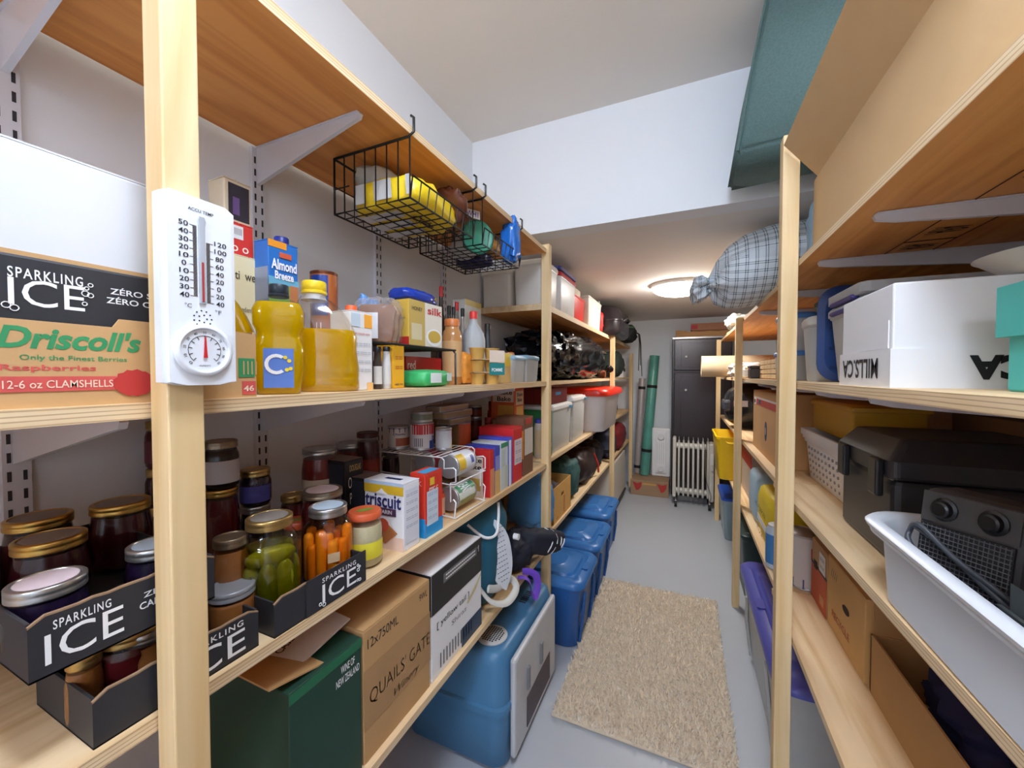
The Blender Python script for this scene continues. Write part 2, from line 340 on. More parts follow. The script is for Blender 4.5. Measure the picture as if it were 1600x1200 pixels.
# wall rails with brackets
RAIL = m((214, 216, 224), .45, .1, var=.02)
def rail(label, x, y, z0, z1, zs, s, ln, skip=(), depth=.085):
    e = T('wall_rail', label, 'wall rail', (x, y, z0), 0, 'white slotted wall rails'); h = z1-z0
    B().box(0, s*.011, -.015, .015, 0, h).o('channel', RAIL, e)
    sl = B(); z = .01
    while z < h-.03:
        for yy in (-.0082, .0082): sl.box(s*.0105, s*.0116, yy-.0022, yy+.0022, z, z+.016)
        z += .030
    k = sl.o('slots', m((50, 50, 56), .8), e); k['kind'] = 'stuff'
    for zz in zs:
        q = zz-z0
        pts = [(s*.0117, q), (s*ln, q), (s*(ln+.004), q-.006), (s*ln, q-.014), (s*(ln-.03), q-.02), (s*.03, q-depth), (s*.0117, q-depth-.004)]
        b = B(); b.prism(pts, -.0045, .0045); b.box(min(s*.012, s*ln), max(s*.012, s*ln), -.009, .009, q-.003, q-.0005)
        b.o('shelf_bracket', RAIL, e)
for lab, u in (('white slotted wall rail behind the dark jam jars at far left', 20), ('white slotted wall rail between blueberry jam and almond-milk carton', 405), ('white slotted wall rail behind the bread bag and tea tin', 590), ('white slotted wall rail behind the soy sauce bottle', 692)):
    y = Yx(u, WL); rail(lab, WL+.0005, y, .3, ZLA-.02, [ZLA-.0195, ZLB-.0195, ZLC-.0195], 1, .345)
for lab, y in (('white slotted wall rail behind the teal box at right', .55), ('white slotted wall rail behind the white lettered boxes', .955), ('white slotted wall rail behind the clear tub with purple lids', 1.29), ('white slotted wall rail behind the plaid bag', 1.72), ('white slotted wall rail behind the kraft carton with emblem', 2.2)):
    rail(lab, WR-.0005, y, .3, ZRA-.02, [ZRA-.0195, ZRB-.0195, ZRC-.0195], -1, .575, depth=.06)
# ---------------------------------------------------------------- makers of everyday things (front faces local -y)
def spot(u0, u1, X, vt, z0):
    u = (u0+u1)/2; p = AX(u, (vt+600)/2, X); dx = (u-800)/FPX
    return Vector((X, p.y, z0)), (u1-u0)*mpp(u, 600, X)/math.sqrt(1+dx*dx), zx(vt, u, X)-z0
def place(side, u0, u1, X, dep, vt, z0, uh=None, v=None):
    v = v or (vt+zpix(u0, X, z0))/2; a, b = Yx(u0, X, v), Yx(u1, X, v); h = zx(vt, u1 if uh is None else uh, X)-z0
    if side == 'L': return Vector((X-dep/2, (a+b)/2, z0)), 90, b-a, dep, h
    return Vector((X+dep/2, (a+b)/2, z0)), -90, a-b, dep, h
def zpix(u, X, z):
    p = AX(u, 600, X); q = Vector((p.x, p.y, z))-EYE; return 600-FPX*q.dot(_u)/q.dot(_f)
def placeN(u0, u1, u2, X, vt, z0, v=700):
    y0 = Yx(u1, X, v); x0 = Xy(u0, y0, v); y1 = Yx(u2, X, v); h = zx(vt, u1, X)-z0
    return Vector(((x0+X)/2, (y0+y1)/2, z0)), 0, X-x0, y1-y0, h
def boxbody(e, w, d, h, mat, r=.0025, name='body', z=0):
    return B().rbox(-w/2, w/2, -d/2, d/2, z, z+h, r).o(name, mat, e)
def flaps(e, w, d, h, mat, axis='x', gap=.0015):
    if axis == 'x':
        for s in (-1, 1): B().box(min(0, s*w*.498)+(gap if s > 0 else 0), max(0, s*w*.498)-(gap if s < 0 else 0), -d*.495, d*.495, h, h+.002).o('flap', mat, e)
    else:
        for s in (-1, 1): B().box(-w*.495, w*.495, min(0, s*d*.498)+(gap if s > 0 else 0), max(0, s*d*.498)-(gap if s < 0 else 0), h, h+.002).o('flap', mat, e)
def pbox(name, label, cat, P, mat, r=.0025, group=None, fl=None, fmat=None):
    loc, rz, w, d, h = P; e = T(name, label, cat, loc, rz, group)
    hh = h-(.002 if fl else 0); boxbody(e, w, d, hh, mat, r)
    if fl: flaps(e, w, d, hh, fmat or mat, fl)
    return e, w, d, h
def food(name, label, cat, P, col, bands=(), words=(), group=None, rough=.45):
    """printed carton: bands (side, a0, a1, b0, b1, colour) and words (side, text, a, b, w, h, colour) in fractions of the face"""
    e, w, d, h = pbox(name, label, cat, P, m(col, rough), group=group, fl='x')
    def fr(side):
        return {'F': (w, h, -d/2-.0003), 'R': (d, h, w/2+.0003), 'L': (d, h, -w/2-.0003), 'T': (w, d, h+.0003)}[side]
    n = {}
    for side, a0, a1, b0, b1, c in bands:
        W_, H_, o = fr(side); n[side] = n.get(side, 0)+1; k = o+(1 if o > 0 else -1)*.00025*n[side]; zz = 0 if side != 'T' else -d/2
        pan(e, 'printed_panel', side, (a0-.5)*W_, (a1-.5)*W_, b0*H_+zz, b1*H_+zz, k-(0 if side in 'FL' else 0), m(c, rough), th=.0003)
    for side, s, a, b, ww, hh, c, *bo in words:
        W_, H_, o = fr(side); k = o+(1 if o > 0 else -1)*(.0006+.00025*n.get(side, 0)); zz = 0 if side != 'T' else -d/2
        txt(e, s, side, (a-.5)*W_, b*H_+zz, k, ww*W_, hh*H_, m(c, .6), bo[0] if bo else .01)
    return e, w, d, h
def lidprof(r, h): return [(r*.9, 0), (r, .002), (r, h*.42), (r*.985, h*.5), (r, h*.58), (r, h*.92), (r*.96, h), (r*.86, h), (r*.84, h-.0015), (0.001, h-.0015)]
def jar(name, label, P, cont, lid=GOLD, group='preserve jars', disc_=None, tag_=None, fill=.95, glass=True, shoulder=.78, lr=.86, lh=.016, tagtxt=None):
    loc, dia, h = P; r = dia/2; e = T(name, label, 'jar', loc, random.uniform(0, 40)-20+60, group); hb = h-lh
    prof = [(r*.8, 0), (r*.95, .004), (r, .012), (r, hb*shoulder), (r*.97, hb*(shoulder+.07)), (r*lr*.95, hb*.95), (r*lr*.93, hb+.004)]
    B().lathe(prof, 28, cap1=False).o('glass_body' if glass else 'body', GLASS if glass else cont, e)
    if glass:
        f = hb*fill; pr = [(a*.975, z+.001) for a, z in prof if z < f]; (a0, z0), (a1, z1) = prof[len(pr)-1], prof[min(len(pr), len(prof)-1)]
        pr.append(((a0+(a1-a0)*(f-z0)/max(z1-z0, 1e-6))*.972, f))
        B().lathe(pr, 28).o('contents', cont, e)
    l = B().lathe(lidprof(r*lr, lh), 32, M=Matrix.Translation((0, 0, hb))).o('lid', lid, e)
    if disc_: B().lathe([(r*lr*.8, h-.0012), (r*lr*.8, h-.0004)], 24).o('lid_disc', disc_, l)
    if tag_:
        n = 14; rr = r*1.004; p0, p1 = hb*.16, hb*(shoulder-.06)
        B().rings([[Vector((rr*math.sin(a), -rr*math.cos(a), z)) for a in [R(-70+140*i/n) for i in range(n+1)]] for z in (p0, p1)], closed=False, cap0=False, cap1=False).o('label', tag_, e, rot=(0, 0, 0))
        if tagtxt: txt(e, tagtxt, 'F', 0, (p0+p1)/2, 0, r*1.3, (p1-p0)*.3, INK, .02, cyl=rr*1.004)
    return e
def can(name, label, P, col, bands=(), words=(), group='food cans', lid=TIN, rot=None, cat='can', ang=45):
    loc, dia, h = P; r = dia/2; e = T(name, label, cat, loc, ang, group)
    if rot: e.rotation_euler = rot
    B().lathe([(r*.96, 0), (r, .001), (r, .004), (r*.975, .006), (r*.975, h-.006), (r, h-.004), (r, h-.001), (r*.96, h), (r*.93, h-.003), (r*.7, h-.003), (r*.68, h-.002), (.001, h-.002)], 28).o('tin_body', lid, e)
    B().lathe([(r*.982, .008), (r*.985, .009), (r*.985, h-.009), (r*.982, h-.008)], 28, cap0=False, cap1=False).o('label', m(col, .4), e)
    for b0, b1, a0, a1, c in bands:
        n = 12; rr = r*.99
        B().rings([[Vector((rr*math.sin(a), -rr*math.cos(a), h*z)) for a in [R(a0+(a1-a0)*i/n) for i in range(n+1)]] for z in (b0, b1)], closed=False, cap0=False, cap1=False).o('printed_panel', m(c, .4), e)
    for s, b, ww, hh, c, *an in words:
        t_ = txt(e, s, 'F', 0, b*h, 0, ww*r, hh*h, m(c, .5), .02, cyl=r*.996)
        if an: t_.rotation_euler = (0, 0, R(an[0]))
    return e
def bottle(name, label, P, col, cap, neck=.35, sh=.62, capr=.42, capc=None, lab=None, group=None, rough=.2, cat='bottle', mat=None, sq=1.0):
    loc, dia, h = P; r = dia/2; e = T(name, label, cat, loc, 45, group); ch = h*.11; hb = h-ch
    B().loft([(r*.85, r*.85, 0, r*.85*sq), (r, r, h*.02, r*sq), (r, r, h*sh, r*sq), (r*.86, r*.86, h*(sh+.1), r*.86*sq), (r*neck, r*neck, h*.84, r*neck), (r*neck, r*neck, hb+.002, r*neck)]).o('body', mat or m(col, rough), e)
    B().lathe([(r*capr, hb), (r*capr, h*.99), (r*capr*.9, h)], 20).o('cap', m(cap, .4), e)
    if lab: B().loft([(r*1.012, r*1.012, h*.12, r*sq), (r*1.012, r*1.012, h*(sh-.06), r*sq)], cap0=False, cap1=False).o('label', m(lab, .5), e)
    return e
def bag(name, label, loc, rx, ry, rz, col, rot=(0, 0, 0), amp=.16, fold=.1, seed=1, rough=.5, e=3.2, cat='bag', group=None, mats=None, freq=3, flat=True):
    o = T(name, label, cat, loc, 0, group); o.rotation_euler = [R(a) for a in rot]
    B().blob(rx, ry, rz, e, amp, freq, seed, fold=fold, M=Matrix.Translation((0, 0, rz)), flat=-rz*.93 if flat else None).o('body', mats or m(col, rough, bump=.1, bs=30), o)
    return o
def tub(name, label, P, col, lidcol, taper=.88, group=None, cr=.25, cat='container', mat=None, lidh=None, open_=False, rz=None, rim=None):
    loc, r0, w, d, h = P; e = T(name, label, cat, loc, r0 if rz is None else rz, group); hw, hd = w/2, d/2; c = min(hw, hd)*cr; lh = lidh or min(.025, h*.12)
    mt = mat or m(col, .4); hb = h-lh if lidcol else h
    prof = [(hw*taper*.96, hd*taper*.96, 0, c), (hw*taper, hd*taper, .006, c), (hw*.97, hd*.97, hb*.93, c), (hw*.97, hd*.97, hb*.93, c), (hw, hd, hb*.95, c), (hw, hd, hb, c)]
    if open_ or not lidcol: prof += [(hw*.94, hd*.94, hb, c), (hw*.93, hd*.93, hb*.95, c), (hw*taper*.94, hd*taper*.94, .01, c)]
    B().loft(prof).o('body', mt, e)
    if lidcol:
        lm = lidcol if not isinstance(lidcol, tuple) else m(lidcol, .4)
        B().loft([(hw*1.0, hd*1.0, hb-.006, c), (hw*1.03, hd*1.03, hb-.004, c), (hw*1.03, hd*1.03, hb+lh*.5, c), (hw*.98, hd*.98, hb+lh*.8, c), (hw*.9, hd*.9, hb+lh*.8, c), (hw*.88, hd*.88, hb+lh, c)]).o('lid', lm, e)
    return e
# ---------------------------------------------------------------- thermometer on the near post
e = T('wall_thermometer', 'white plastic thermometer and humidity dial on the near timber post', 'thermometer', (-.5485, .2805, 1.337), 90)
WP = m((232, 236, 242), .35, var=.01)
tw, thh = .0395, .224
pts = [(-tw, .004), (-.02, 0), (.02, 0), (tw, .004), (tw, thh-.006), (tw-.01, thh), (-tw+.01, thh), (-tw, thh-.006)]
B().prism(pts, -.013, 0).o('body', WP, e)
B().prism([(x*.86, .01+(z-.01)*.965) for x, z in pts], -.017, -.013).o('face_plate', WP, e)
B().loft([(.0035, .0012, .098, .001), (.0035, .0012, .19, .001), (.0045, .0012, .196, .001), (.003, .0012, .201, .001)], M=Matrix.Translation((0, -.018, 0))).o('glass_tube', m((176, 182, 190), .2), e)
B().box(-.0011, .0011, -.0198, -.0192, .1, .147).o('red_column', m((170, 60, 60), .4), e)
tk = B()
for i in range(91):
    z = .106+i*.00092; l = .0075 if i % 10 == 0 else .004
    tk.box(-.005-l, -.005, -.0176, -.0171, z-.00013, z+.00013); 
for i in range(81):
    z = .1+i*.0009; l = .0075 if i % 10 == 0 else .004
    tk.box(.005, .005+l, -.0176, -.0171, z-.00013, z+.00013)
k = tk.o('scale_ticks', INK, e); k['kind'] = 'stuff'
for i, s in enumerate('40 30 20 10 0 10 20 30 40 50'.split()): txt(e, s, 'F', -.0185, .106+i*.0092, -.0176, .0048*len(s), .0058, INK, .01)
for i, s in enumerate('40 20 0 20 40 60 80 100 120'.split()): txt(e, s, 'F', .0195+.0012*(len(s)-2), .1+i*.0092, -.0176, .0046*len(s), .0058, INK, .01)
txt(e, '°C', 'F', -.015, .094, -.0176, .007, .005, INK); txt(e, '°F', 'F', .017, .09, -.0176, .007, .005, INK)
txt(e, 'ACCU TEMP', 'F', 0, .2075, -.0176, .027, .0036, INK, .01)
vt = B()
for rr, n in ((.0045, 5), (.0095, 11)):
    for i in range(n): a = 2*PI*i/n; vt.cyl((rr*math.cos(a), -.0174, .08+rr*math.sin(a)), .0009, .0012, 8, axis='y')
k = vt.o('vent_holes', INK, e); k['kind'] = 'stuff'
B().lathe([(.031, 0), (.031, .004), (.029, .006), (.0265, .006), (.026, .003), (.001, .003)], 40, M=Matrix.Translation((0, -.017, .042)) @ Matrix.Rotation(PI/2, 4, 'X')).o('dial', WP, e)
dt = B()
for i in range(11):
    a = R(225-27*i); ca, sa = math.cos(a), math.sin(a)
    dt.tube([(.0135*ca, -.0204, .042+.0135*sa), (.0175*ca, -.0204, .042+.0175*sa)], .0004, 4)
dt.tube([(.0175*math.cos(R(a)), -.0204, .042+.0175*math.sin(R(a))) for a in range(225, -46, -15)], .0003, 4)
k = dt.o('dial_marks', INK, e); k['kind'] = 'stuff'
for i in range(11):
    a = R(225-27*i); txt(e, str(i*10), 'F', .0212*math.cos(a), .042+.0212*math.sin(a), -.0204, .0036, .0028, INK, .005, rot=225-27*i-90)
B().prism([(-.0022, .033), (.0022, .033), (.0016, .04), (.0007, .058), (-.0007, .058), (-.0016, .04)], -.0222, -.0214).o('red_needle', m((200, 40, 45), .4), e)
txt(e, 'HUMIDITY', 'F', 0, .0235, -.0204, .012, .002, INK)
# ---------------------------------------------------------------- left eye-level shelf: berry tray, drink carton, white box
BLKCARD = m((42, 43, 48), .55, var=.08)
def ice_mark(e, side, a, b, c, w, h, bub=True):
    txt(e, 'SPARKLING', side, a, b+h*.46, c, w, h*.17, WINK, .012, sp=1.25)
    txt(e, 'ICE', side, a, b-h*.02, c, w, h*.66, WINK, .0)
    if bub:
        q = B(); M = facemat(side, a, b, c)
        for x, z, r in ((.56, .28, .03), (.62, .2, .025), (.57, .1, .04), (.55, -.3, .03), (.62, -.32, .035), (-.56, -.34, .035), (-.46, -.42, .04)):
            q.tube([M @ Vector((x*w+r*w*math.cos(t_*PI/5), z*h+r*w*math.sin(t_*PI/5), .0003)) for t_ in range(10)], .0006 if w < .09 else .0009, 4, closed=True)
        k = q.o('bubble_marks', WINK, e); k['kind'] = 'stuff'
ya, yb = -.08, Yx(400, -.60, 560)
e = T('berry_tray', 'kraft berry tray with green and red print left of the oil jugs', 'carton', (-.77, (ya+yb)/2, ZLB), 90)
W2, D2 = (yb-ya)/2, .17
kr = B(); kr.box(-W2, W2, -D2, D2, 0, .003)
x1 = Yx(176, -.60, 500)-(ya+yb)/2
kr.prism([(-W2, .003), (W2, .003), (W2, .094), (W2-.03, .097), (x1+.006, .098), (x1, .088), (-W2+.06, .09), (-W2+.05, .098), (-W2, .098)], -D2, -D2+.003)
kr.box(-W2, W2, D2-.003, D2, .003, .098); kr.box(-W2, -W2+.003, -D2+.003, D2-.003, .003, .098); kr.box(W2-.003, W2, -D2+.003, D2-.003, .003, .098)
kr.o('tray', CARD, e)
GR = m((52, 142, 88), .7); RD_ = m((206, 84, 78), .7)
fc = -D2-.0004
def lu(u, v): p = AX(u, v, -.60); return p.y-(ya+yb)/2, p.z-ZLB
def fit(e, s, u0, u1, v0, v1, mat, c, bold=0, shear=0, X=-.60, sp=1):
    a, b = AX(u0, (v0+v1)/2, X), AX(u1, (v0+v1)/2, X); um = (u0+u1)/2; q = AX(um, v0, X), AX(um, v1, X); o = e.location
    return txt(e, s, 'F', (a.y+b.y)/2-o.y, (q[0].z+q[1].z)/2-o.z, c, b.y-a.y, q[0].z-q[1].z, mat, bold, shear=shear, sp=sp)
fit(e, "Driscoll's", -8, 220, 513, 547, GR, fc, .035, .25)
fit(e, 'Only the Finest Berries', 30, 198, 556, 566, GR, fc, .01)
fit(e, 'Raspberries', -2, 150, 570, 582, RD_, fc, .02)
a0, b0 = lu(-60, 611); a1, b1 = lu(182, 588)
pan(e, 'red_band', 'F', a0, a1, .0165, .032, fc, RD_)
fit(e, '12-6 oz CLAMSHELLS', 2, 176, 594, 606, m((240, 214, 190), .7), fc-.0012, .005)
a0, b0 = lu(210, 596)
pan(e, 'raspberry_print', 'F', 0, 0, 0, 0, fc-.0008, m((186, 52, 48), .7), poly=[(a0+(.019+.0012*math.sin(i*2.7))*math.cos(2*PI*i/26), .024+(.0155+.001*math.cos(i*3.1))*math.sin(2*PI*i/26)) for i in range(26)])
a0, _ = lu(372, 560); a1, _ = lu(397, 560)
pan(e, 'green_panel', 'F', a0, a1, .03, .058, fc, GR)
for i in range(4): pan(e, 'pale_stripe', 'F', a0+.006+i*.006, a0+.008+i*.006, .034, .054, fc-.0007, CARD)
a0, _ = lu(378, 600); a1, _ = lu(399, 600)
pan(e, 'red_panel', 'F', a0, a1, .004, .024, fc, RD_); fit(e, '46', 380, 396, 602, 611, m((240, 214, 190), .7), fc-.0012, .02)
e = T('drink_carton', 'black drink carton with white lettering standing in the berry tray', 'carton', (-.775, .11, ZLB+.0035), 90)
boxbody(e, .38, .315, .152, BLKCARD, .003)
fc = -.1575-.0005
fit(e, 'SPARKLING', 11, 129, 424, 440, WINK, fc, .012, X=-.6175, sp=1.2); fit(e, 'ICE', 12, 132, 440, 481, WINK, fc, .0, X=-.6175)
q = B()
for u_, v_, r_ in ((141, 446, .002), (135, 451, .0018), (133, 459, .003), (141, 462, .0025), (132, 475, .002), (9, 476, .003), (22, 481, .003)):
    p = AX(u_, v_, -.6175); q.tube([(p.y-.11+r_*math.cos(t_*PI/5), fc-.0003, p.z-ZLB-.0035+r_*math.sin(t_*PI/5)) for t_ in range(10)], .0005, 4, closed=True)
k = q.o('bubble_marks', WINK, e); k['kind'] = 'stuff'
fit(e, 'ZÉRO SUCRE', 172, 280, 456, 467, WINK, fc, .015, X=-.6175); fit(e, 'ZÉRO CALORIE', 166, 290, 470, 481, WINK, fc, .015, X=-.6175)
e = T('white_carton', 'plain white flat carton lying on the black drink carton', 'carton', (-.785, .115, ZLB+.156), 90)
boxbody(e, .44, .31, .118, m((214, 217, 222), .5, var=.02), .003)
B().box(-.219, .219, -.154, .154, .118, .12).o('lid', m((214, 217, 222), .5, var=.02), e)
B().box(-.2, .2, -.156, -.1555, .0, .006).o('kraft_edge', CARD, e)
# ---------------------------------------------------------------- rest of the eye-level shelf
P = place('L', 352, 392, -.74, .1, 418, ZLB)
e, w, d, h = food('tea_box', 'cream box printed with small pictures under the red carton', 'box', place('L', 352, 426, -.80, .09, 412, ZLB), (222, 210, 170), words=[('F', 'ti  we  na', .55, .85, .7, .06, (70, 60, 40)), ('F', 'ingredients water', .5, .6, .6, .05, (120, 110, 80))])
zt = ZLB+h
P = place('L', 352, 396, -.81, .08, 356, zt+.0005)
e, w, d, h = food('red_carton', 'red carton with white barcode label above the cream box', 'carton', P, (206, 52, 44), bands=[('F', .1, .62, .5, .9, (225, 222, 220))], words=[('F', '|||||||||', .36, .72, .4, .2, (60, 60, 60)), ('F', 'o o', .5, .2, .6, .18, (240, 225, 200))])
P = place('L', 350, 392, -.82, .05, 292, zt+h+.001)
food('picture_box', 'small cream box with a dark purple burst picture, topmost of its stack', 'box', P, (205, 188, 160), bands=[('F', .15, .92, .08, .9, (44, 38, 48)), ('F', .3, .55, .2, .6, (98, 72, 120))])
P = placeN(397, 419, 466, -.76, 372, ZLB, 430)
e, w, d, h = food('milk_carton', 'tall blue almond-milk carton with navy cap', 'carton', P, (38, 110, 190), bands=[('R', 0, .6, .955, 1, (232, 150, 40)), ('R', 0, 1, 0, .76, (104, 170, 200)), ('R', 0, .85, .55, .71, (126, 170, 80)), ('R', 0, .5, 0, .5, (200, 214, 226)), ('R', .68, .98, .5, .72, (186, 120, 76)), ('F', 0, 1, 0, .82, (140, 150, 172)), ('R', .35, .75, .895, .93, (200, 90, 60))], words=[('R', 'Almond', .5, .845, .84, .07, (240, 240, 245), .03), ('R', 'Breeze', .5, .775, .62, .055, (240, 240, 245), .03)])
B().lathe([(.014, h), (.014, h+.013), (.012, h+.015)], 20, M=Matrix.Translation((w*.15, d*.1, 0))).o('cap', m((24, 40, 120), .4), e)
e = can('tea_tin', 'brown and orange tea tin with blue oval badge', spot(485, 529, -.80, 427, ZLB), (168, 92, 44), bands=[(.62, .96, -40, 40, (26, 60, 140)), (.05, .3, -60, 60, (190, 40, 40))], words=[('Tetley', .8, 1.0, .13, (240, 240, 240)), ('11', .5, .4, .12, (240, 220, 190))], group=None, lid=m((120, 70, 44), .35, .6), ang=26)
OIL, nt_, p_ = newmat('golden_oil'); p_.inputs['Base Color'].default_value = lin((248, 212, 0)); p_.inputs['Roughness'].default_value = .12
_tl = nt_.nodes.new('ShaderNodeBsdfTranslucent'); _tl.inputs[0].default_value = lin((255, 228, 0)); _tr = nt_.nodes.new('ShaderNodeBsdfTransparent'); _tr.inputs[0].default_value = lin((250, 216, 60))
_m1 = nt_.nodes.new('ShaderNodeMixShader'); _m1.inputs[0].default_value = .6; nt_.links.new(p_.outputs[0], _m1.inputs[1]); nt_.links.new(_tl.outputs[0], _m1.inputs[2])
_m2 = nt_.nodes.new('ShaderNodeMixShader'); _m2.inputs[0].default_value = .12; nt_.links.new(_m1.outputs[0], _m2.inputs[1]); nt_.links.new(_tr.outputs[0], _m2.inputs[2]); nt_.links.new(_m2.outputs[0], nt_.nodes['Material Output'].inputs[0])
def jug(label, u0, u1, X, vt, cap, fill, kind, sc=1.0):
    loc, w, h = spot(u0, u1, X, vt, ZLB+.0005); hw, hd = w/2*sc, w/2*.74; e = T('oil_jug', label, 'oil jug', loc, 48, 'jugs of golden cooking oil')
    if kind == 1:   # waisted rectangular bottle
        f = lambda k, z: (hw*k, hd*k, z*h, hw*k*.45)
        pr = [f(.78, 0), f(.84, .02), f(.86, .06), f(1, .2), f(1, .42), f(.86, .5), f(.84, .56), f(.98, .62), f(1.0, .76), f(.86, .83), f(.42, .875), f(.36, .885)]
    else:           # broad round-shouldered jug
        f = lambda k, z: (hw*k, hd*k, z*h, hw*k*.62)
        pr = [f(.92, 0), f(1, .02), f(1, .1), f(.985, .11), f(1, .13), f(1, .22), f(.93, .36), f(.94, .5), f(.95, .56), f(.9, .66), f(.74, .76), f(.45, .85), f(.4, .87)]
    off = lambda z: -.026*max(0, min(1, (z/h-.5)/.35))*(kind == 2)
    B().rings([rring(a, b, z, r, off(z), 0, 8) for a, b, z, r in pr], cap1=False).o('bottle_body', GLASS if kind == 1 else clear('cloudy_plastic', (240, 236, 232), .09, .1), e)
    zf = fill*h; q = [(a*.975, b*.975, z+.001, r) for a, b, z, r in pr if z < zf]
    i = len(q); a0, b0_, z0, r0 = pr[i-1]; a1, b1_, z1, r1 = pr[min(i, len(pr)-1)]; tt = (zf-z0)/max(z1-z0, 1e-6)
    q.append(((a0+(a1-a0)*tt)*.975, (b0_+(b1_-b0_)*tt)*.975, zf, r0))
    B().rings([rring(a, b, z, r, off(z), 0, 8) for a, b, z, r in q]).o('oil', OIL, e)
    cr = hw*.40
    if kind == 2: B().lathe([(cr*1.1, h*.83), (cr*.93, h*.85), (cr*.93, h*.9)], 24, M=Matrix.Translation((off(h), 0, 0)), cap0=False, cap1=False).o('neck', FROST, e)
    c_ = B().lathe([(cr*.98, h*.885), (cr*1.04, h*.89), (cr*1.04, h*.91), (cr*.96, h*.915), (cr, h*.92), (cr, h*.99), (cr*.93, h)], 28, M=Matrix.Translation((off(h), 0, 0))).o('cap', m(cap, .4), e)
    if kind == 1:
        M = facemat('F', 0, 0, -hd-.001)
        pan(e, 'label', 'F', -hw*.52, hw*.62, h*.06, h*.41, -hd*1.02, m((92, 128, 206), .5), th=.0005)
        ro, ri, cx_ = hw*.44, hw*.30, -hw*.04; arc = [R(a) for a in range(50, 311, 20)]
        pan(e, 'letter_mark', 'F', 0, 0, 0, 0, -hd*1.02-.0008, WINK, poly=[(cx_+ro*math.cos(a), h*.27+ro*math.sin(a)) for a in arc]+[(cx_+ri*math.cos(a), h*.27+ri*math.sin(a)) for a in reversed(arc)])
        for x, z in ((.3, .33), (.45, .3), (.36, .22), (.5, .23)): pan(e, 'flower_print', 'F', 0, 0, 0, 0, -hd*1.03-.0006, m((240, 215, 60), .5), poly=disc(hw*x, h*z, hw*.08))
    return e
jug('oil jug with yellow cap half hidden behind the thermometer', 338, 408, -.70, 429, (240, 205, 30), .80, 2, .8)
jug('waisted oil bottle with black cap and blue label', 396, 477, -.645, 446, (34, 44, 56), .83, 1)
jug('broad half-full oil jug with yellow cap beside the juice carton', 466, 562, -.665, 443, (242, 210, 40), .56, 2)
P = place('L', 549, 582, -.625, .06, 490, ZLB)
e, w, d, h = food('juice_carton', 'slim white juice carton with orange cap right of the oil jugs', 'carton', P, (232, 230, 228), bands=[('F', .6, .98, .8, .97, (244, 170, 60)), ('F', 0, .4, .8, .97, (200, 215, 225)), ('F', .7, 1, 0, .1, (238, 190, 120))], words=[('F', 'lait d amande nature', .5, .72, .7, .03, (210, 110, 110)), ('F', '== == === =\n=== ==== ==\n== === ====\n=== == ====', .5, .42, .75, .36, (170, 178, 190), .0)])
B().lathe([(.012, h), (.012, h+.012), (.011, h+.014)], 18).o('cap', m((236, 100, 50), .4), e)
bag('red_pouch', 'red pouch showing behind the broad oil jug', (-.86, Yx(525, -.86), ZLB), .03, .05, .085, (196, 36, 42), seed=4, rough=.35)
# two-tier wire rack
def rackshelf(name, label, x0, x1, y0, y1, z0, h, mat, r=.0022, n=14, group=None):
    e = T(name, label, 'rack', ((x0+x1)/2, (y0+y1)/2, z0), 0, group); a, b = (x1-x0)/2, (y1-y0)/2
    B().tube([(-a, -b, h), (a, -b, h), (a, b, h), (-a, b, h)], r, closed=True).o('rim', mat, e)
    for s in (-1, 1):
        B().tube([(a, s*b, 0+r), (a, s*b, h-.01), (a-.008, s*b, h)], r).o('leg', mat, e); B().tube([(-a, s*b, 0+r), (-a, s*b, h)], r).o('leg', mat, e)
    g = B()
    for i in range(1, n): y = -b+2*b*i/n; g.tube([(-a, y, h), (a, y, h)], r*.6, 5)
    g.o('wires', mat, e)['kind'] = 'stuff'
    return e
y0, y1 = Yx(582, -.63), Yx(712, -.63); zr = zx(541, 650, -.63)-ZLB
rackshelf('wire_rack', 'black wire riser rack over the green bag and spice jars', -.86, -.63, y0, y1, ZLB, zr, m((30, 26, 26), .4), .003, 22)
zr += ZLB+.004
e = T('bread_bag', 'clear bag of sliced bread on the black wire rack', 'bread bag', (-.735, Yx(596, -.735, 500), zr), 25)
for i in range(7): B().loft([(.04, .006, .004, .005), (.046, .0065, .03, .006), (.046, .0065, .07, .006), (.05, .0065, .085, .006), (.04, .006, .102, .005)]).o('bread_slice', m((206, 170, 122) if i % 3 else (150, 100, 60), .9, var=.15, vs=60, bump=.2), e, loc=(0, -.045+.0145*i, 0), rot=(R(-6), 0, 0))
B().blob(.058, .068, .062, 3.4, .14, 3, 5, M=Matrix.Translation((0, 0, .06)), fold=.12, flat=-.059).o('plastic_bag', clear('bread_film', (236, 232, 232), .16, .15), e)
pan(e, 'price_tag', 'F', -.016, .016, .012, .075, -.079, m((225, 228, 232), .5), th=.001)
bag('blue_wrapper', 'crumpled blue plastic wrapper beside the bread', (-.79, Yx(566, -.79, 480), zr), .028, .026, .062, (92, 150, 214), (0, 14, 0), seed=9, rough=.25, amp=.3, fold=.3)
P = placeN(612, 639, 690, -.67, 466, zr, 500)
e, w, d, h = food('soy_box', 'yellow and white box with a bowl picture on the wire rack', 'box', P, (206, 172, 70), bands=[('R', .45, 1, 0, 1, (226, 220, 205)), ('R', 0, .45, 0, 1, (196, 166, 84)), ('F', 0, 1, 0, .2, (180, 40, 36)), ('R', .06, .36, .15, .5, (214, 200, 160))], words=[('R', 'silk', .76, .84, .46, .17, (196, 40, 44), .02), ('R', 'HONEY', .22, .82, .3, .08, (70, 50, 30)), ('F', 'nutrition', .5, .6, .6, .05, (120, 90, 30))])
pan(e, 'bowl_print', 'R', 0, 0, 0, 0, w/2+.0012, m((240, 240, 238), .5), poly=disc(d*.24, h*.24, d*.25, h*.2))
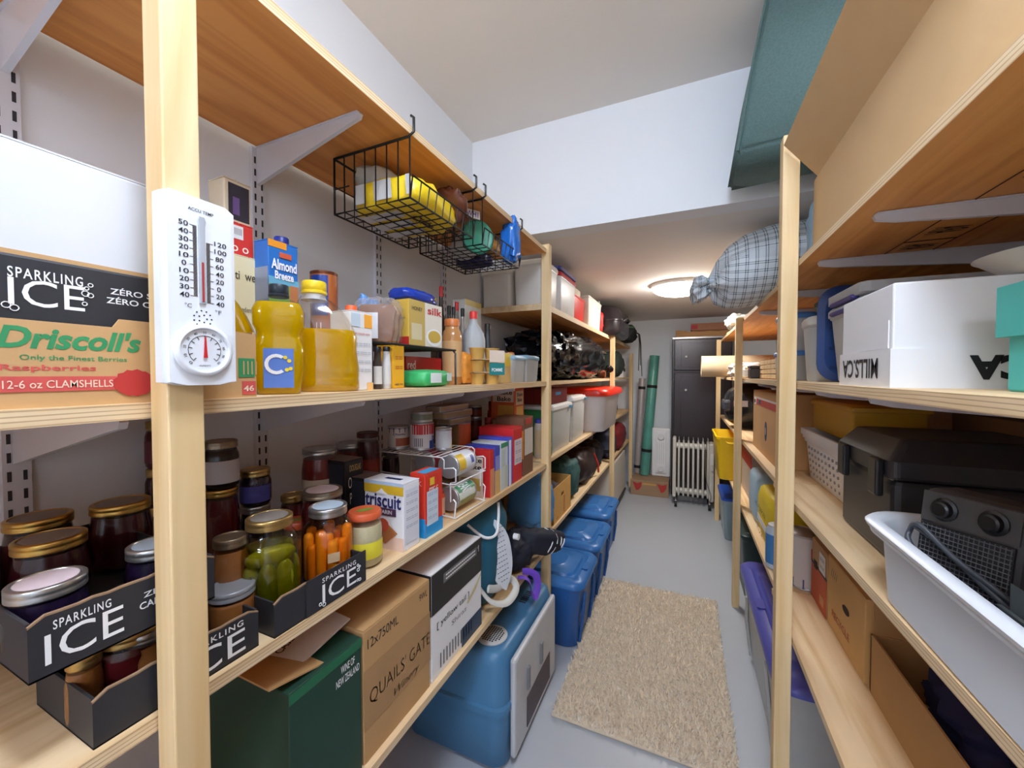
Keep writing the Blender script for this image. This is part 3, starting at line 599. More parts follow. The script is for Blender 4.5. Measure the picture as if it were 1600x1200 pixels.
pan(e, 'pasta_print', 'R', 0, 0, 0, 0, w/2+.0019, m((206, 170, 60), .5), poly=disc(d*.24, h*.26, d*.2, h*.14))
bag('blue_package', 'shiny dark blue plastic package lying on the yellow soy box', (-.73, Yx(645, -.73, 450), zr+h+.002), .045, .075, .02, (32, 62, 170), seed=3, rough=.2, amp=.12, fold=.12)
# under the rack
G = 'spice jars under the rack'
for lab, u, c in (('pepper jar with black cap under the wire rack', 590, (70, 60, 54)), ('salt jar with black cap under the wire rack', 604, (222, 220, 218))):
    bottle('spice_jar', lab, spot(u-7, u+7, -.65, 542, ZLB), c, (30, 30, 34), neck=.8, sh=.6, capr=.85, lab=(216, 214, 208), group=G, cat='jar')
food('yellow_box', 'small bright yellow box standing under the wire rack', 'box', place('L', 614, 632, -.645, .05, 541, ZLB), (240, 180, 40), words=[('F', 'salad mix', .5, .1, .7, .05, (60, 50, 90)), ('F', '== ===\n=== ==', .5, .6, .6, .3, (200, 110, 30))])
food('red_box', 'low red box under the wire rack behind the green bag', 'box', place('L', 634, 690, -.74, .06, 560, ZLB), (190, 30, 36), bands=[('F', 0, .28, .6, 1, (200, 50, 40))], words=[('F', 'red', .14, .72, .2, .3, (240, 230, 225))])
e = bag('green_bag', 'bright green soft bag with white label lying on the shelf edge', (-.655, Yx(664, -.655), ZLB), .05, .064, .0235, (60, 176, 104), seed=2, rough=.35, amp=.06, fold=.04, e=4)
pan(e, 'white_label', 'R', -.045, .004, .012, .038, .052, m((226, 234, 230), .5)); pan(e, 'barcode', 'R', .032, .055, .016, .038, .051, m((200, 214, 208), .5))
# sauces and jars behind
bottle('sauce_bottle', 'dark soy sauce bottle with red cap, tallest behind the boxes', spot(682, 697, -.80, 448, ZLB), (40, 22, 18), (196, 34, 34), neck=.42, sh=.55, group='sauce bottles')
bottle('sauce_bottle', 'dark sauce bottle with yellow cap behind the soy box', spot(673, 686, -.84, 466, ZLB), (60, 40, 24), (236, 200, 40), neck=.5, sh=.5, group='sauce bottles')
for i, (u, vt, cap, lab) in enumerate(((702, 478, (22, 22, 24), 'left one of two black-capped dark bottles by the peanut butter'), (709, 480, (26, 26, 30), 'right one of two black-capped dark bottles by the peanut butter'), (714, 472, (200, 36, 40), 'grey bottle with red cap behind the peanut butter'), (723, 482, (28, 34, 32), 'clear bottle with dark cap behind the red-capped jug'))):
    bottle('sauce_bottle', lab, spot(u-5, u+5, -.80+.02*(i % 2), vt, ZLB), (44, 34, 30) if i < 2 else (150, 140, 130), cap, neck=.55, sh=.66, capr=.62, group='sauce bottles')
food('white_carton', 'white gable carton with yellow top behind the red-capped jug', 'carton', place('L', 727, 752, -.82, .06, 475, ZLB), (214, 210, 200), bands=[('F', 0, 1, .93, 1, (206, 180, 80))])
e = bottle('peanut_butter_jar', 'brown peanut butter jar with orange lid', spot(691, 722, -.72, 499, ZLB), (196, 140, 84), (214, 122, 62), neck=.72, sh=.72, capr=.78, lab=(214, 172, 120), cat='jar')
e = bottle('vinegar_jug', 'translucent white plastic jug with red cap', spot(723, 757, -.73, 487, ZLB), (206, 208, 226), (220, 52, 44), neck=.36, sh=.6, capr=.36, mat=FROST, sq=.7)
bag('snack_pouch', 'orange snack pouch beside the fruit cups', (-.69, Yx(727, -.69, 560), ZLB), .02, .028, .055, (226, 150, 60), seed=6, rough=.3)
e = T('fruit_cups', 'stack of amber fruit cups in printed cardboard sleeves at the shelf edge', 'fruit cups', (-.645, Yx(757, -.645, 560), ZLB), 60)
CUP = m((206, 166, 90), .3)
for j in range(3):
    for i in range(2):
        B().lathe([(.021, j*.044), (.027, j*.044+.034), (.029, j*.044+.036), (.029, j*.044+.038)], 20, M=Matrix.Translation((-.03+.06*i, 0, 0))).o('cup', CUP, e)
for j in range(1, 3):
    B().box(-.062, .062, -.032, .032, j*.044-.004, j*.044-.001).o('card_tray', CARD, e)
    B().box(.0, .063, -.0335, -.032, j*.044-.012, j*.044+.03).o('sleeve', m((226, 208, 190) if j == 2 else (40, 130, 130), .5), e)
txt(e, 'POMME', 'F', .031, .05, -.034, .045, .012, WINK, .02)
e = T('low_tray', 'low white cardboard tray under the fruit cups and packets', 'tray', (-.76, Yx(745, -.76), ZLB), 90)
B().box(-.11, .13, -.05, -.047, 0, .035).box(-.11, .13, .047, .05, 0, .035).box(-.11, -.107, -.047, .047, 0, .035).box(.127, .13, -.047, .047, 0, .035).box(-.11, .13, -.05, .05, 0, .002).o('tray', WHITE, e)
bottle('pepper_mill', 'black and white checked pepper mill', spot(755, 769, -.78, 506, ZLB), (60, 60, 62), (40, 36, 36), neck=.7, sh=.6, capr=.7, lab=(200, 200, 200))
bag('chip_bag', 'orange and brown snack bag leaning on the black rubbish bag', (-.70, Yx(795, -.70, 530), ZLB+.05), .02, .075, .03, (206, 110, 50), (48, 0, 0), seed=8, rough=.3, flat=False)
food('small_box', 'small yellow and white box between fruit cups and clear boxes', 'box', place('L', 785, 801, -.66, .05, 552, ZLB), (220, 186, 120), bands=[('F', .2, .9, .55, .95, (238, 200, 50))])
for i, (a, b, lab) in enumerate(((804, 822, 'left clear plastic box with pale blue lid beside the post'), (823, 843, 'right clear plastic box with pale blue lid beside the post'))):
    P = place('L', a, b, -.64, .1, 557, ZLB); tub('clear_box', lab, P, (200, 205, 210), (140, 180, 205), mat=FROST, group='clear boxes at the left post')
    for q in range(2): pass
# ---------------------------------------------------------------- hanging wire baskets
def basket(label, y0, y1, x0, x1, zt, zb, group):
    e = T('wire_basket', label, 'wire basket', ((x0+x1)/2, (y0+y1)/2, zb), 0, group); a, b, h = (x1-x0)/2, (y1-y0)/2, zt-zb; r = .0018; fl = .05
    B().tube([(-a, -b, 0), (a, -b, 0), (a, b, 0), (-a, b, 0)], r*1.4, closed=True).o('bottom_rim', WIREB, e)
    B().tube([(-a, -b, h), (a-.004, -b, h), (a+.012, -b, h+.008), (a+.012, -b, h+.04), (a+.004, -b, h+.046)], r*1.8).o('hook_bar', WIREB, e)
    B().tube([(-a, b, h), (a-.004, b, h), (a+.012, b, h+.008), (a+.012, b, h+.04), (a+.004, b, h+.046)], r*1.8).o('hook_bar', WIREB, e)
    B().tube([(-a, -b, h), (-a, b, h)], r*1.6).o('back_rim', WIREB, e)
    B().tube([(a, -b, 0), (a+.008, -b, fl), (a+.008, b, fl), (a, b, 0)], r*1.4).o('front_lip', WIREB, e)
    for s in (-1, 1): B().tube([(-a, s*b, 0), (-a, s*b, h)], r*1.6).o('corner_wire', WIREB, e)
    g = B(); n = 7; k = 9
    for i in range(1, n+1):
        x = -a+2*a*i/n
        for s in (-1, 1): g.tube([(x, s*b, 0), (x, s*b, h)], r, 5)
        if i < n: g.tube([(x, -b, 0), (x, b, 0)], r, 5)
    for i in range(1, k):
        y = -b+2*b*i/k; g.tube([(-a, y, h), (-a, y, 0), (a, y, 0), (a+.008, y, fl)], r, 5)
    for s in (-1, 1): g.tube([(-a, s*b, h*.45), (-a+.05, s*b, h*.45)], r, 5)
    g.tube([(-a, -b, h*.5), (-a, b, h*.5)], r, 5)
    g.o('wire_grid', WIREB, e)['kind'] = 'stuff'
    return e
zt = ZLA-.026; zb = 1.762
GB = 'black wire baskets under the top shelf'
by0, by1 = .745, 1.04
basket('black wire hanging basket holding the yellow chip bag', by0, by1, -.83, XL, zt, zb, GB)
basket('black wire hanging basket holding the tub with green lid', 1.10, 1.40, -.83, XL, zt, zb, GB)
YEL = m((240, 208, 36), .35, bump=.15, bs=25)
e = bag('chip_bag', 'bright yellow and white chip bag lying in the nearer wire basket', (-.705, .885, zb+.004), .105, .125, .04, (240, 206, 36), (0, -4, 8), seed=12, rough=.35, amp=.08, fold=.08, e=4)
for i, (a0, a1) in enumerate(((-.075, -.045), (-.02, .03), (.07, .085))): pan(e, 'grey_print', 'F', a0, a1, .014, .062, -.128, m((190, 190, 186), .4))
for i in range(3): B().box(-.09, .02, -.09+.06*i, -.05+.06*i, -.0008, -.0002).o('grey_print', m((196, 196, 192), .4), e)
txt(e, 'Chips', 'T', .045, .0, -.0012, .09, .035, m((60, 34, 20), .5), .03, rot=90)
bag('grey_pouch', 'grey and white foil pouch standing behind the yellow chip bag', (-.765, .86, zb+.07), .05, .09, .034, (176, 174, 164), (0, 10, 0), seed=13, rough=.3)
bag('brown_pouch', 'dark brown foil pouch at the far end of the nearer basket', (-.655, 1.015, zb+.04), .065, .02, .05, (84, 42, 26), (28, 0, 0), seed=14, rough=.25, flat=False)
e = T('white_tub', 'pale plastic tub lying on its side with a green lid', 'tub', (-.775, 1.285, zb+.062), 0, rot=(0, R(90), R(-38)))
B().lathe([(.044, 0), (.046, .003), (.052, .145)], 36).o('body', m((206, 212, 210), .4), e); B().lathe([(.056, .138), (.058, .14), (.058, .152), (.053, .155), (.050, .152), (.001, .152)], 36).o('lid', m((58, 140, 112), .4), e)
bag('blue_snack_bag', 'crinkled bright blue snack bag sticking up from the farther basket', (-.605, 1.355, zb+.005), .032, .035, .085, (36, 110, 200), (0, 0, 0), seed=15, rough=.22, amp=.25, fold=.25)
bag('navy_pouch', 'dark navy pouch flat at the bottom of the farther basket', (-.75, 1.33, zb+.003), .07, .05, .022, (28, 36, 92), seed=16, rough=.4)
e = T('paper_note', 'folded white paper with purple handwriting in the farther basket', 'note', (-.66, 1.16, zb+.115), 60)
B().box(-.03, .03, -.0006, .0006, 0, .028).o('sheet', WHITE, e); txt(e, 'WH1', 'F', 0, .014, -.0008, .045, .018, m((110, 70, 160), .6), .01)
bag('tan_pouch', 'tan paper pouch tucked behind the green-lidded tub', (-.70, 1.35, zb+.05), .045, .035, .028, (196, 140, 70), seed=17)
# ---------------------------------------------------------------- left jar shelf
DKRED = m((58, 12, 22), .25, var=.35, vs=30); DKBLUE = m((30, 18, 44), .25, var=.3, vs=30); BROWN = m((150, 92, 44), .35, var=.2, vs=30); MAROON = m((84, 20, 24), .25, var=.3, vs=40)
SILV = m((186, 186, 184), .3, .9); DULL = m((150, 134, 112), .35, .85); LGOLD = m((190, 160, 100), .35, .9)
GREYD = m((150, 142, 132), .5, .3, var=.2, vs=40); PINKD = m((214, 196, 200), .6, var=.1, vs=60); BLUED = m((178, 196, 210), .6, var=.12, vs=40)
def pt(u0, u1, X, vt, z0, ztop=None):
    loc, d_, h = spot(u0, u1, X, vt, z0)
    return loc, d_, (ztop-z0 if ztop else h)
ZT = 1.037
def icetray(label, y0, y1, xf, dep, z, h, words, blank=False):
    e = T('drink_tray', label, 'cardboard tray', (xf-dep/2, (y0+y1)/2, z), 90, 'black cardboard drink trays'); a, b = (y1-y0)/2, dep/2; t_ = .003
    k = B(); n = 14
    top = [(a-2*a*i/n, h-.004*abs(math.sin(i*1.9))*(.5 if 0 < i < n else 0)-(.008 if i in (0, n) else 0)) for i in range(n+1)]
    k.prism([(-a, 0), (a, 0)]+top, -b, -b+t_); k.box(-a, a, b-t_, b, 0, h); k.box(-a, -a+t_, -b+t_, b-t_, 0, h*.92); k.box(a-t_, a, -b+t_, b-t_, 0, h*.92); k.box(-a, a, -b, b, 0, .002)
    k.o('tray', BLKCARD, e)
    B().prism([(x, z_-.0015) for x, z_ in top]+[(x, z_+.0006) for x, z_ in reversed(top)], -b-.0003, -b+t_+.0003).o('cut_edge', m((150, 120, 92), .8), e)
    return e
# lower tier: squat jars carrying the upper tray
GJ = 'jars at the near left end of the jar shelf'
low = [('squat jar of brown sauce with silver lid under the upper black tray', 182, 262, -.655, BROWN, SILV), ('squat gold-lidded jar under the upper black tray', 92, 158, -.665, BROWN, LGOLD), ('squat dark jar behind the brown sauce, under the upper tray', 200, 250, -.80, DKRED, LGOLD), ('squat dark jar at the back under the upper tray', 120, 170, -.83, DKRED, LGOLD)]
for k_, (lab, a, b, X, c, l) in enumerate(low): jar('preserve_jar', lab, pt(a, b, X, 1000, ZLC, ZT-.001 if k_ > 1 else 1.013), c, l, GJ, shoulder=.7, lr=.93)
e = icetray('upper black drink tray of big jars left of the near post', .155, .325, -.60, .30, ZT, .066, ())
fit(e, 'SPARKLING', 82, 174, 952, 966, WINK, -.1505, .012, sp=1.2)
txt(e, 'ICE', 'F', AX(135, 970, -.6).y-.24, .028, -.1505, .062, .032, WINK)
txt(e, 'ZÉRO', 'F', AX(245, 935, -.6).y-.24+.004, .045, -.1505, .034, .0085, WINK, .015); txt(e, 'CALORIES', 'F', AX(245, 935, -.6).y-.24+.006, .032, -.1505, .046, .0085, WINK, .015)
up = [('big jam jar with pink-labelled lid nearest the left edge', -4, 142, -.668, 905, DKBLUE, SILV, PINKD), ('big berry jar with brassy lid behind the pink-labelled lid', 8, 142, -.775, 838, DKRED, GOLD, GREYD), ('rear brassy-lidded jar at the left edge', -4, 120, -.885, 806, DKRED, GOLD, GREYD), ('large gold-lidded berry jar standing at the back of the upper tray', 134, 240, -.835, 783, DKRED, GOLD, GREYD), ('blue-disc lidded jar half hidden by the near post', 190, 292, -.668, 848, DKBLUE, SILV, BLUED)]
for lab, a, b, X, v, c, l, dd in up: jar('preserve_jar', lab, spot(a, b, X, v, ZT+.0025), c, l, GJ, disc_=dd, shoulder=.66, lr=.94, fill=.96)
# stacks along the wall, either side of the near post
def stack(u0, u1, X, items):
    z = ZLC
    for lab, v, c, l, tg, dd in items:
        loc, d_, h = spot(u0, u1, X, v, z); jar('preserve_jar', lab, (loc, d_, h), c, l, 'jars stacked along the left wall', tag_=tg, disc_=dd, lr=.92, fill=.97); z += h+.0005
stack(224, 272, -.93, [('lowest jar of the stack just left of the near post', 790, DKRED, LGOLD, None, None), ('middle jar of the stack just left of the near post', 731, DKRED, LGOLD, None, None), ('top labelled jar of the stack just left of the near post', 658, MAROON, LGOLD, m((96, 30, 44), .5), None)])
stack(314, 374, -.875, [('tall dark jar with gold lid just right of the near post', 762, MAROON, GOLD, None, None), ('dark jar with white stripe topping the stack right of the near post', 688, m((30, 24, 26), .3), DULL, m((196, 192, 194), .5), None)])
stack(372, 424, -.875, [('dark jar carrying the blueberry jam jar', 788, DKBLUE, SILV, None, None), ('blueberry jam jar with blue picture label and gold lid', 732, DKBLUE, LGOLD, m((74, 76, 150), .4, var=.5, vs=60), None)])
jar('preserve_jar', 'brown jar with dull dark lid left of the pickles', spot(328, 388, -.70, 838, ZLC), BROWN, DULL, 'jars on the left jar shelf', lr=.95)
e = jar('preserve_jar', 'brown jar with grey snap-on lid in the lower black tray', pt(320, 398, -.665, 915, ZLC+.003), BROWN, m((150, 152, 156), .35, .3), 'jars on the left jar shelf', lr=1.0, shoulder=.85)
jar('preserve_jar', 'dark jar in the lower black tray hidden behind the near post', (Vector((-.67, .262, ZLC+.003)), .07, .085), MAROON, LGOLD, 'jars on the left jar shelf', lr=.94)
e = icetray('lower black drink tray just right of the near post', .20, .385, -.60, .15, ZLC, .062, ())
txt(e, 'SPARKLING', 'F', .03, .05, -.0755, .08, .0085, WINK, .012, sp=1.2); txt(e, 'ICE', 'F', .03, .025, -.0755, .085, .034, WINK)
e = icetray('black drink tray holding the pickle and carrot jars', .405, .598, -.592, .13, ZLC, .062, ())
B().rbox(-.04, .096, -.0675, -.0655, .001, .064, .0008).o('printed_front', BLKCARD, e)
ice_mark(e, 'F', .03, .028, -.068, .078, .05)
# pickles, carrots, sauerkraut
def bigjar(label, P, lid, disc_, cont):
    loc, dia, h = P; r = dia/2; e = T('preserve_jar', label, 'jar', loc, 60, 'jars on the left jar shelf'); lh = .019; hb = h-lh; lr = .74
    B().lathe([(r*.85, 0), (r*.97, .005), (r, .014), (r, hb*.74), (r*.95, hb*.82), (r*.82, hb*.9), (r*lr*.95, hb*.95), (r*lr*.93, hb+.004)], 36, cap1=False).o('glass_body', GLASS, e)
    B().lathe(lidprof(r*lr, lh), 36, M=Matrix.Translation((0, 0, hb))).o('lid', lid, e)
    B().lathe([(r*lr*.8, h-.0012), (r*lr*.8, h-.0004)], 24).o('lid_disc', disc_, e)
    return e, r, hb
e, r, hb = bigjar('large jar of green pickles with dull gold lid', spot(368, 471, -.672, 806, ZLC+.0025), LGOLD, GREYD, None)
PK = [m((150, 152, 30), .3, var=.3, vs=90), m((166, 166, 36), .3, var=.3, vs=90), m((128, 134, 26), .3, var=.3, vs=90)]
for i in range(7):
    a = R(i*51.4); B().blob(r*.33, r*.29, hb*.33, 2.4, .05, 3, i, 14, 10, M=Matrix.Translation((r*.64*math.cos(a), r*.64*math.sin(a), hb*.32)) @ Matrix.Rotation(R(6), 4, 'X')).o('pickle', PK[i % 3], e)
B().blob(r*.78, r*.3, hb*.11, 2.2, .05, 3, 9, 18, 10, M=Matrix.Translation((0, -r*.45, hb*.70)) @ Matrix.Rotation(R(-4), 4, 'Y')).o('pickle', PK[1], e)
B().blob(r*.76, r*.3, hb*.10, 2.2, .05, 3, 11, 18, 10, M=Matrix.Translation((0, r*.35, hb*.72))).o('pickle', PK[0], e)
for i in range(3): a = R(i*120+30); B().blob(r*.3, r*.24, hb*.2, 2.3, .05, 3, 70+i, 14, 10, M=Matrix.Translation((r*.45*math.cos(a), r*.45*math.sin(a), hb*.6)) @ Matrix.Rotation(R(25), 4, 'Y')).o('pickle', PK[i], e)
B().blob(r*.3, r*.3, hb*.3, 2.2, .05, 3, 10, 14, 10, M=Matrix.Translation((0, 0, hb*.32))).o('pickle', PK[2], e)
B().lathe([(r*.83, .003), (r*.95, .008), (r*.97, .016), (r*.97, hb*.74), (r*.93, hb*.8), (r*.86, hb*.84)], 32).o('brine', clear('pickle_brine', (206, 196, 70), .06, .1), e)
e, r, hb = bigjar('large jar of orange carrot sticks with silver lid', spot(470, 553, -.668, 789, ZLC+.0025), SILV, BLUED, None)
CR = [m((242, 170, 50), .35, var=.12), m((248, 184, 70), .35, var=.12), m((236, 154, 42), .35, var=.12)]
k = 0
for ring, n in ((.73, 11), (.34, 6)):
    for i in range(n):
        a = 2*PI*i/n+ring; hh = hb*(.72+.12*math.sin(i*2.3)); q = r*.205
        B().lathe([(q*.8, .006), (q, .012), (q, hh*.9), (q*.85, hh*.97), (q*.4, hh)], 10, M=Matrix.Translation((r*ring*math.cos(a), r*ring*math.sin(a), 0))).o('carrot_stick', CR[k % 3], e); k += 1
B().lathe([(r*.83, .003), (r*.95, .008), (r*.97, .016), (r*.97, hb*.74), (r*.93, hb*.8), (r*.86, hb*.84)], 32).o('brine', clear('carrot_brine', (252, 206, 110), .05, .1), e)
pan(e, 'paper_tag', 'F', -.011, .011, hb*.38, hb*.52, -r*1.01, m((200, 170, 130), .7))
def kraut(label, P, c, lab):
    loc, dia, h = P; r = dia/2; e = T('preserve_jar', label, 'jar', loc, 60, 'jars on the left jar shelf'); lh = .014; hb = h-lh
    B().lathe([(r*.9, 0), (r, .006), (r, hb*.7), (r*.96, hb*.82), (r*.86, hb*.95), (r*.84, hb+.003)], 32, cap1=False).o('glass_body', GLASS, e)
    B().lathe([(r*.88, .004), (r*.97, .008), (r*.97, hb*.7), (r*.9, hb*.85)], 28).o('contents', c, e)
    B().lathe([(r*.95, hb-.001), (r*.97, hb+.002), (r*.97, hb+lh*.7), (r*.9, h), (r*.6, h), (.001, h-.0005)], 32).o('lid', m((214, 96, 56), .35), e)
    pan(e, 'lid_emblem', 'T', 0, 0, 0, 0, h, m((120, 150, 60), .5), poly=disc(0, 0, r*.5, r*.22))
    if lab: B().lathe([(r*1.005, hb*.2), (r*1.01, hb*.22), (r*1.01, hb*.52), (r*1.005, hb*.54)], 32, cap0=False, cap1=False).o('label', lab, e)
    return e
kraut('jar of pale sauerkraut with orange lid and yellow label', spot(541, 597, -.648, 797, ZLC), m((214, 200, 160), .6, var=.15, vs=90), m((228, 216, 60), .5, var=.06))
kraut('orange-lidded jar between the pickles and carrots, behind', spot(440, 488, -.79, 812, ZLC), m((190, 130, 80), .6), None)
for lab, a, b, X, v, c, l, tg, dd in (('dark jar with worn gold lid behind the orange lid', 436, 476, -.86, 772, MAROON, LGOLD, None, None), ('dark red jar with silver lid and paper strip behind the carrots', 469, 537, -.732, 764, MAROON, DULL, None, PINKD), ('red jar with cream label and silver lid by the wall', 470, 528, -.87, 699, m((120, 30, 26), .3, var=.2), SILV, m((206, 192, 170), .6), None), ('silver-lidded jar of red preserve behind the black tea boxes', 524, 568, -.94, 691, m((120, 30, 26), .3), SILV, None, None), ('dark red jar with maroon lid and gold print by the tea boxes', 556, 593, -.89, 675, m((70, 14, 16), .3), m((64, 20, 22), .4), m((116, 36, 26), .4, var=.4, vs=50), None), ('small dark jar behind the cracker box', 596, 624, -.86, 703, m((34, 22, 24), .3), m((60, 50, 48), .4), None, None)):
    jar('preserve_jar', lab, spot(a, b, X, v, ZLC), c, l, 'jars on the left jar shelf', tag_=tg, disc_=dd, lr=.95, tagtxt='ABRI' if 'cream label' in lab else None)
TEA = dict(bands=[('F', .0, 1, 0, .28, (160, 36, 30)), ('R', 0, 1, 0, .2, (170, 40, 32)), ('F', .2, .95, .3, .95, (40, 46, 60)), ('T', 0, 1, 0, 1, (108, 88, 80))], words=[('R', 'Orange\nPekoe', .55, .62, .75, .34, (226, 214, 200), .0), ('R', 'DOUGLAS', .55, .9, .6, .08, (190, 160, 90))])
food('black_tea_box', 'black and red tea box, rear one, beside the jar with cream label', 'box', placeN(499, 538, 567, -.775, 722, ZLC), (30, 28, 32), group='black tea boxes', **TEA)
food('black_tea_box', 'black and red tea box, front one, touching the cracker box', 'box', placeN(532, 571, 600, -.728, 749, ZLC), (30, 28, 32), group='black tea boxes', **TEA)
P = placeN(569, 630, 655, -.602, 757, ZLC)
e, w, d, h = food('cracker_box', 'white and yellow cracker box with big navy lettering', 'box', P, (232, 232, 236), bands=[('F', 0, 1, .82, .95, (214, 176, 44)), ('F', 0, 1, .95, 1, (176, 196, 220)), ('F', .12, .82, .5, .61, (74, 46, 78)), ('F', .1, 1, 0, .2, (226, 196, 180)), ('R', .1, .9, .1, .9, (222, 224, 232)), ('T', .35, .75, .4, .6, (40, 48, 90))], words=[('F', 'triscuit', .49, .715, .92, .2, (38, 36, 96), .025), ('F', 'ROMARIN', .47, .555, .5, .06, (235, 230, 230)), ('R', '=== == ====\n== ==== ===\n=== ==== ==\n==== == ===\n== === ====', .5, .58, .7, .5, (150, 154, 176), 0)])
pan(e, 'peak_print', 'F', 0, 0, 0, 0, -d/2-.0018, m((232, 232, 238), .5), poly=[(-w*.2, h*.82), (w*.12, h*.82), (w*.02, h*.86), (-w*.04, h*.9), (-w*.1, h*.86)])
M_ = [(-w*.3, h*.2), (w*.05, h*.08), (w*.36, h*.26), (w*.0, h*.44)]
pan(e, 'cracker_print', 'F', 0, 0, 0, 0, -d/2-.002, m((176, 110, 64), .6), poly=M_); pan(e, 'topping_print', 'F', 0, 0, 0, 0, -d/2-.0027, m((200, 84, 56), .6), poly=disc(0, h*.36, w*.15, h*.1, 12))
P = placeN(640, 664, 691, -.602, 742, ZLC)
food('cracker_box', 'slim red and sky-blue box with white panel beside the can rack', 'box', P, (214, 58, 40), bands=[('F', 0, 1, 0, .3, (36, 150, 214)), ('R', 0, 1, 0, .22, (36, 150, 214)), ('R', .08, .72, .18, .72, (206, 218, 230)), ('T', .3, .9, .1, .9, (60, 160, 214)), ('R', .25, .5, .8, .92, (230, 190, 60))], words=[('R', '=== ==\n== ===\n=== ==\n== ===', .4, .48, .5, .4, (150, 160, 180), 0), ('R', 'mr.c', .45, .74, .5, .06, (240, 230, 220)), ('F', 'OK', .5, .85, .6, .08, (240, 200, 190))])
bottle('sauce_bottle', 'orange sauce jar between the slim red box and the can rack', spot(676, 695, -.665, 766, ZLC), (214, 90, 50), (200, 70, 40), neck=.8, sh=.8, capr=.8, lab=(222, 170, 140), cat='jar')
# white wire can rack with lying cans
yr0, yr1 = .955, 1.135
e = T('can_rack', 'white wire rack dispensing two tiers of cans', 'rack', (-.75, (yr0+yr1)/2, ZLC), 0); b = (yr1-yr0)/2
for s in (-1, 1):
    B().tube([(.145, s*b, .003), (.15, s*b, .05), (.142, s*b, .058), (.132, s*b, .05), (.132, s*b, .105), (.15, s*b, .11), (.15, s*b, .145), (.142, s*b, .15), (.11, s*b, .145), (.11, s*b, .17), (.10, s*b, .177), (-.15, s*b, .177), (-.15, s*b, .003)], .0022).o('side_frame', WIREW, e)
    B().tube([(-.15, s*b, .02), (.13, s*b, .006), (.148, s*b, .004)], .002).o('runner', WIREW, e); B().tube([(-.15, s*b, .115), (.13, s*b, .1), (.148, s*b, .104)], .002).o('runner', WIREW, e)
g = B()
for i in range(12): x = -.15+.25*i/11; g.tube([(x, -b, .177), (x, b, .177)], .0014, 5)
g.o('top_wires', WIREW, e)['kind'] = 'stuff'
for z_ in (.004, .103): B().tube([(.148, -b, z_), (.15, -b*.2, z_+.002), (.15, b, z_)], .002).o('front_wire', WIREW, e)
GC = 'food cans around the can rack'
lie = (R(-90), 0, 0)
yc = (yr0+yr1)/2-.056
def lying(label, x, z, col, bands, words, r=.0365): 
    return can('food_can', label, (Vector((x, yc, z)), 2*r, .112), col, bands, words, GC, rot=(R(-90), R(0), 0))
lying('white corn can lying in the upper tier of the can rack', -.648, ZLC+.105+.0375, (226, 228, 232), [(.08, .42, 25, 110, (226, 186, 50)), (.7, .85, 50, 90, (90, 100, 170))], [])
lying('green-striped can lying in the lower tier of the can rack', -.648, ZLC+.007+.0375, (214, 216, 200), [(.1, .95, 20, 60, (42, 130, 84)), (.1, .95, 95, 140, (150, 150, 80))], [('BEANS', .5, 1.0, .5, (240, 240, 240), 40)])
lying('dark red can behind the corn can in the rack', -.735, ZLC+.109+.0375, (120, 26, 30), [], [])
zr = ZLC+.180
can('food_can', 'white can with navy top band, leftmost on the can rack', spot(605, 640, -.855, 665, zr), (214, 206, 196), [(.74, .97, -180, 180, (36, 50, 130)), (.15, .5, -20, 70, (170, 90, 60))], [('Chunky', .66, 1.2, .12, (40, 50, 120))], GC)
P = spot(640, 678, -.775, 659, zr)
can('food_can', 'red and white milk can with blue print on the can rack', P, (226, 224, 226), [(.58, .97, -60, 130, (204, 42, 42)), (.05, .35, 30, 75, (40, 70, 150))], [('|||||', .3, .7, .3, (90, 90, 110), -25), ('B', .35, .4, .3, (60, 100, 180), 60)], GC)
loc = P[0].copy(); loc.z += P[2]+.0005
can('food_can', 'low grey-green can on top of the milk can', (loc, P[1]*.92, .034), (120, 130, 116), [], [], GC)
can('food_can', 'small pale can with red and yellow rim on the can rack', spot(680, 706, -.705, 668, zr), (206, 210, 216), [(.6, .97, 60, 120, (200, 50, 60)), (.03, .3, 50, 120, (226, 196, 70))], [], GC)
z = ZLC
for i, (lab, zz) in enumerate((('lower orange soup can behind the can rack', 1.05), ('orange and tan soup can behind the can rack', 1.166))):
    loc, d_, _ = spot(704, 736, -.80, 661, z); can('food_can', lab, (loc, d_, zz-z), (150, 112, 70), [(.05, .95, -25, 60, (214, 92, 44))], [], GC); z = zz+.0005
for i, (lab, a, b, zz) in enumerate((('lowest flat sardine tin stacked on the soup cans', 700, 732, 1.19), ('middle flat sardine tin stacked on the soup cans', 690, 734, 1.218), ('topmost flat sardine tin stacked on the soup cans', 684, 728, 1.24))):
    y0, y1 = Yx(a, -.78), Yx(b, -.78); e = T('sardine_tin', lab, 'tin', (-.80, (y0+y1)/2, z), 90, 'flat sardine tins'); hw = (y1-y0)/2
    B().loft([(hw*.96, .034, 0, .012), (hw, .036, .002, .012), (hw, .036, zz-z-.002, .012), (hw*.96, .034, zz-z-.0004, .012)]).o('tin', TIN, e); B().loft([(hw*.985, .0355, .004, .012), (hw*1.005, .0365, .005, .012), (hw*1.005, .0365, zz-z-.005, .012)], cap0=False, cap1=False).o('label', m(((150, 130, 96), (160, 140, 104), (170, 150, 120))[i], .6), e); z = zz+.0004
can('food_can', 'brown tin behind the small pale can', spot(676, 700, -.90, 642, ZLC), (120, 104, 74), [], [], GC)
z = ZLC
for lab, zz, c in (('lowest dark can of the stack right of the soup cans', 1.043, (40, 24, 24)), ('red-patterned dark can in the stack right of the soup cans', 1.152, (96, 36, 28)), ('topmost dark can right of the sardine tins', 1.21, (34, 34, 36))):
    loc, d_, _ = spot(732, 753, -.87, 651, z); can('food_can', lab, (loc, d_, zz-z), c, [(.2, .7, -60, 60, (120, 44, 34))], [], GC); z = zz+.0005
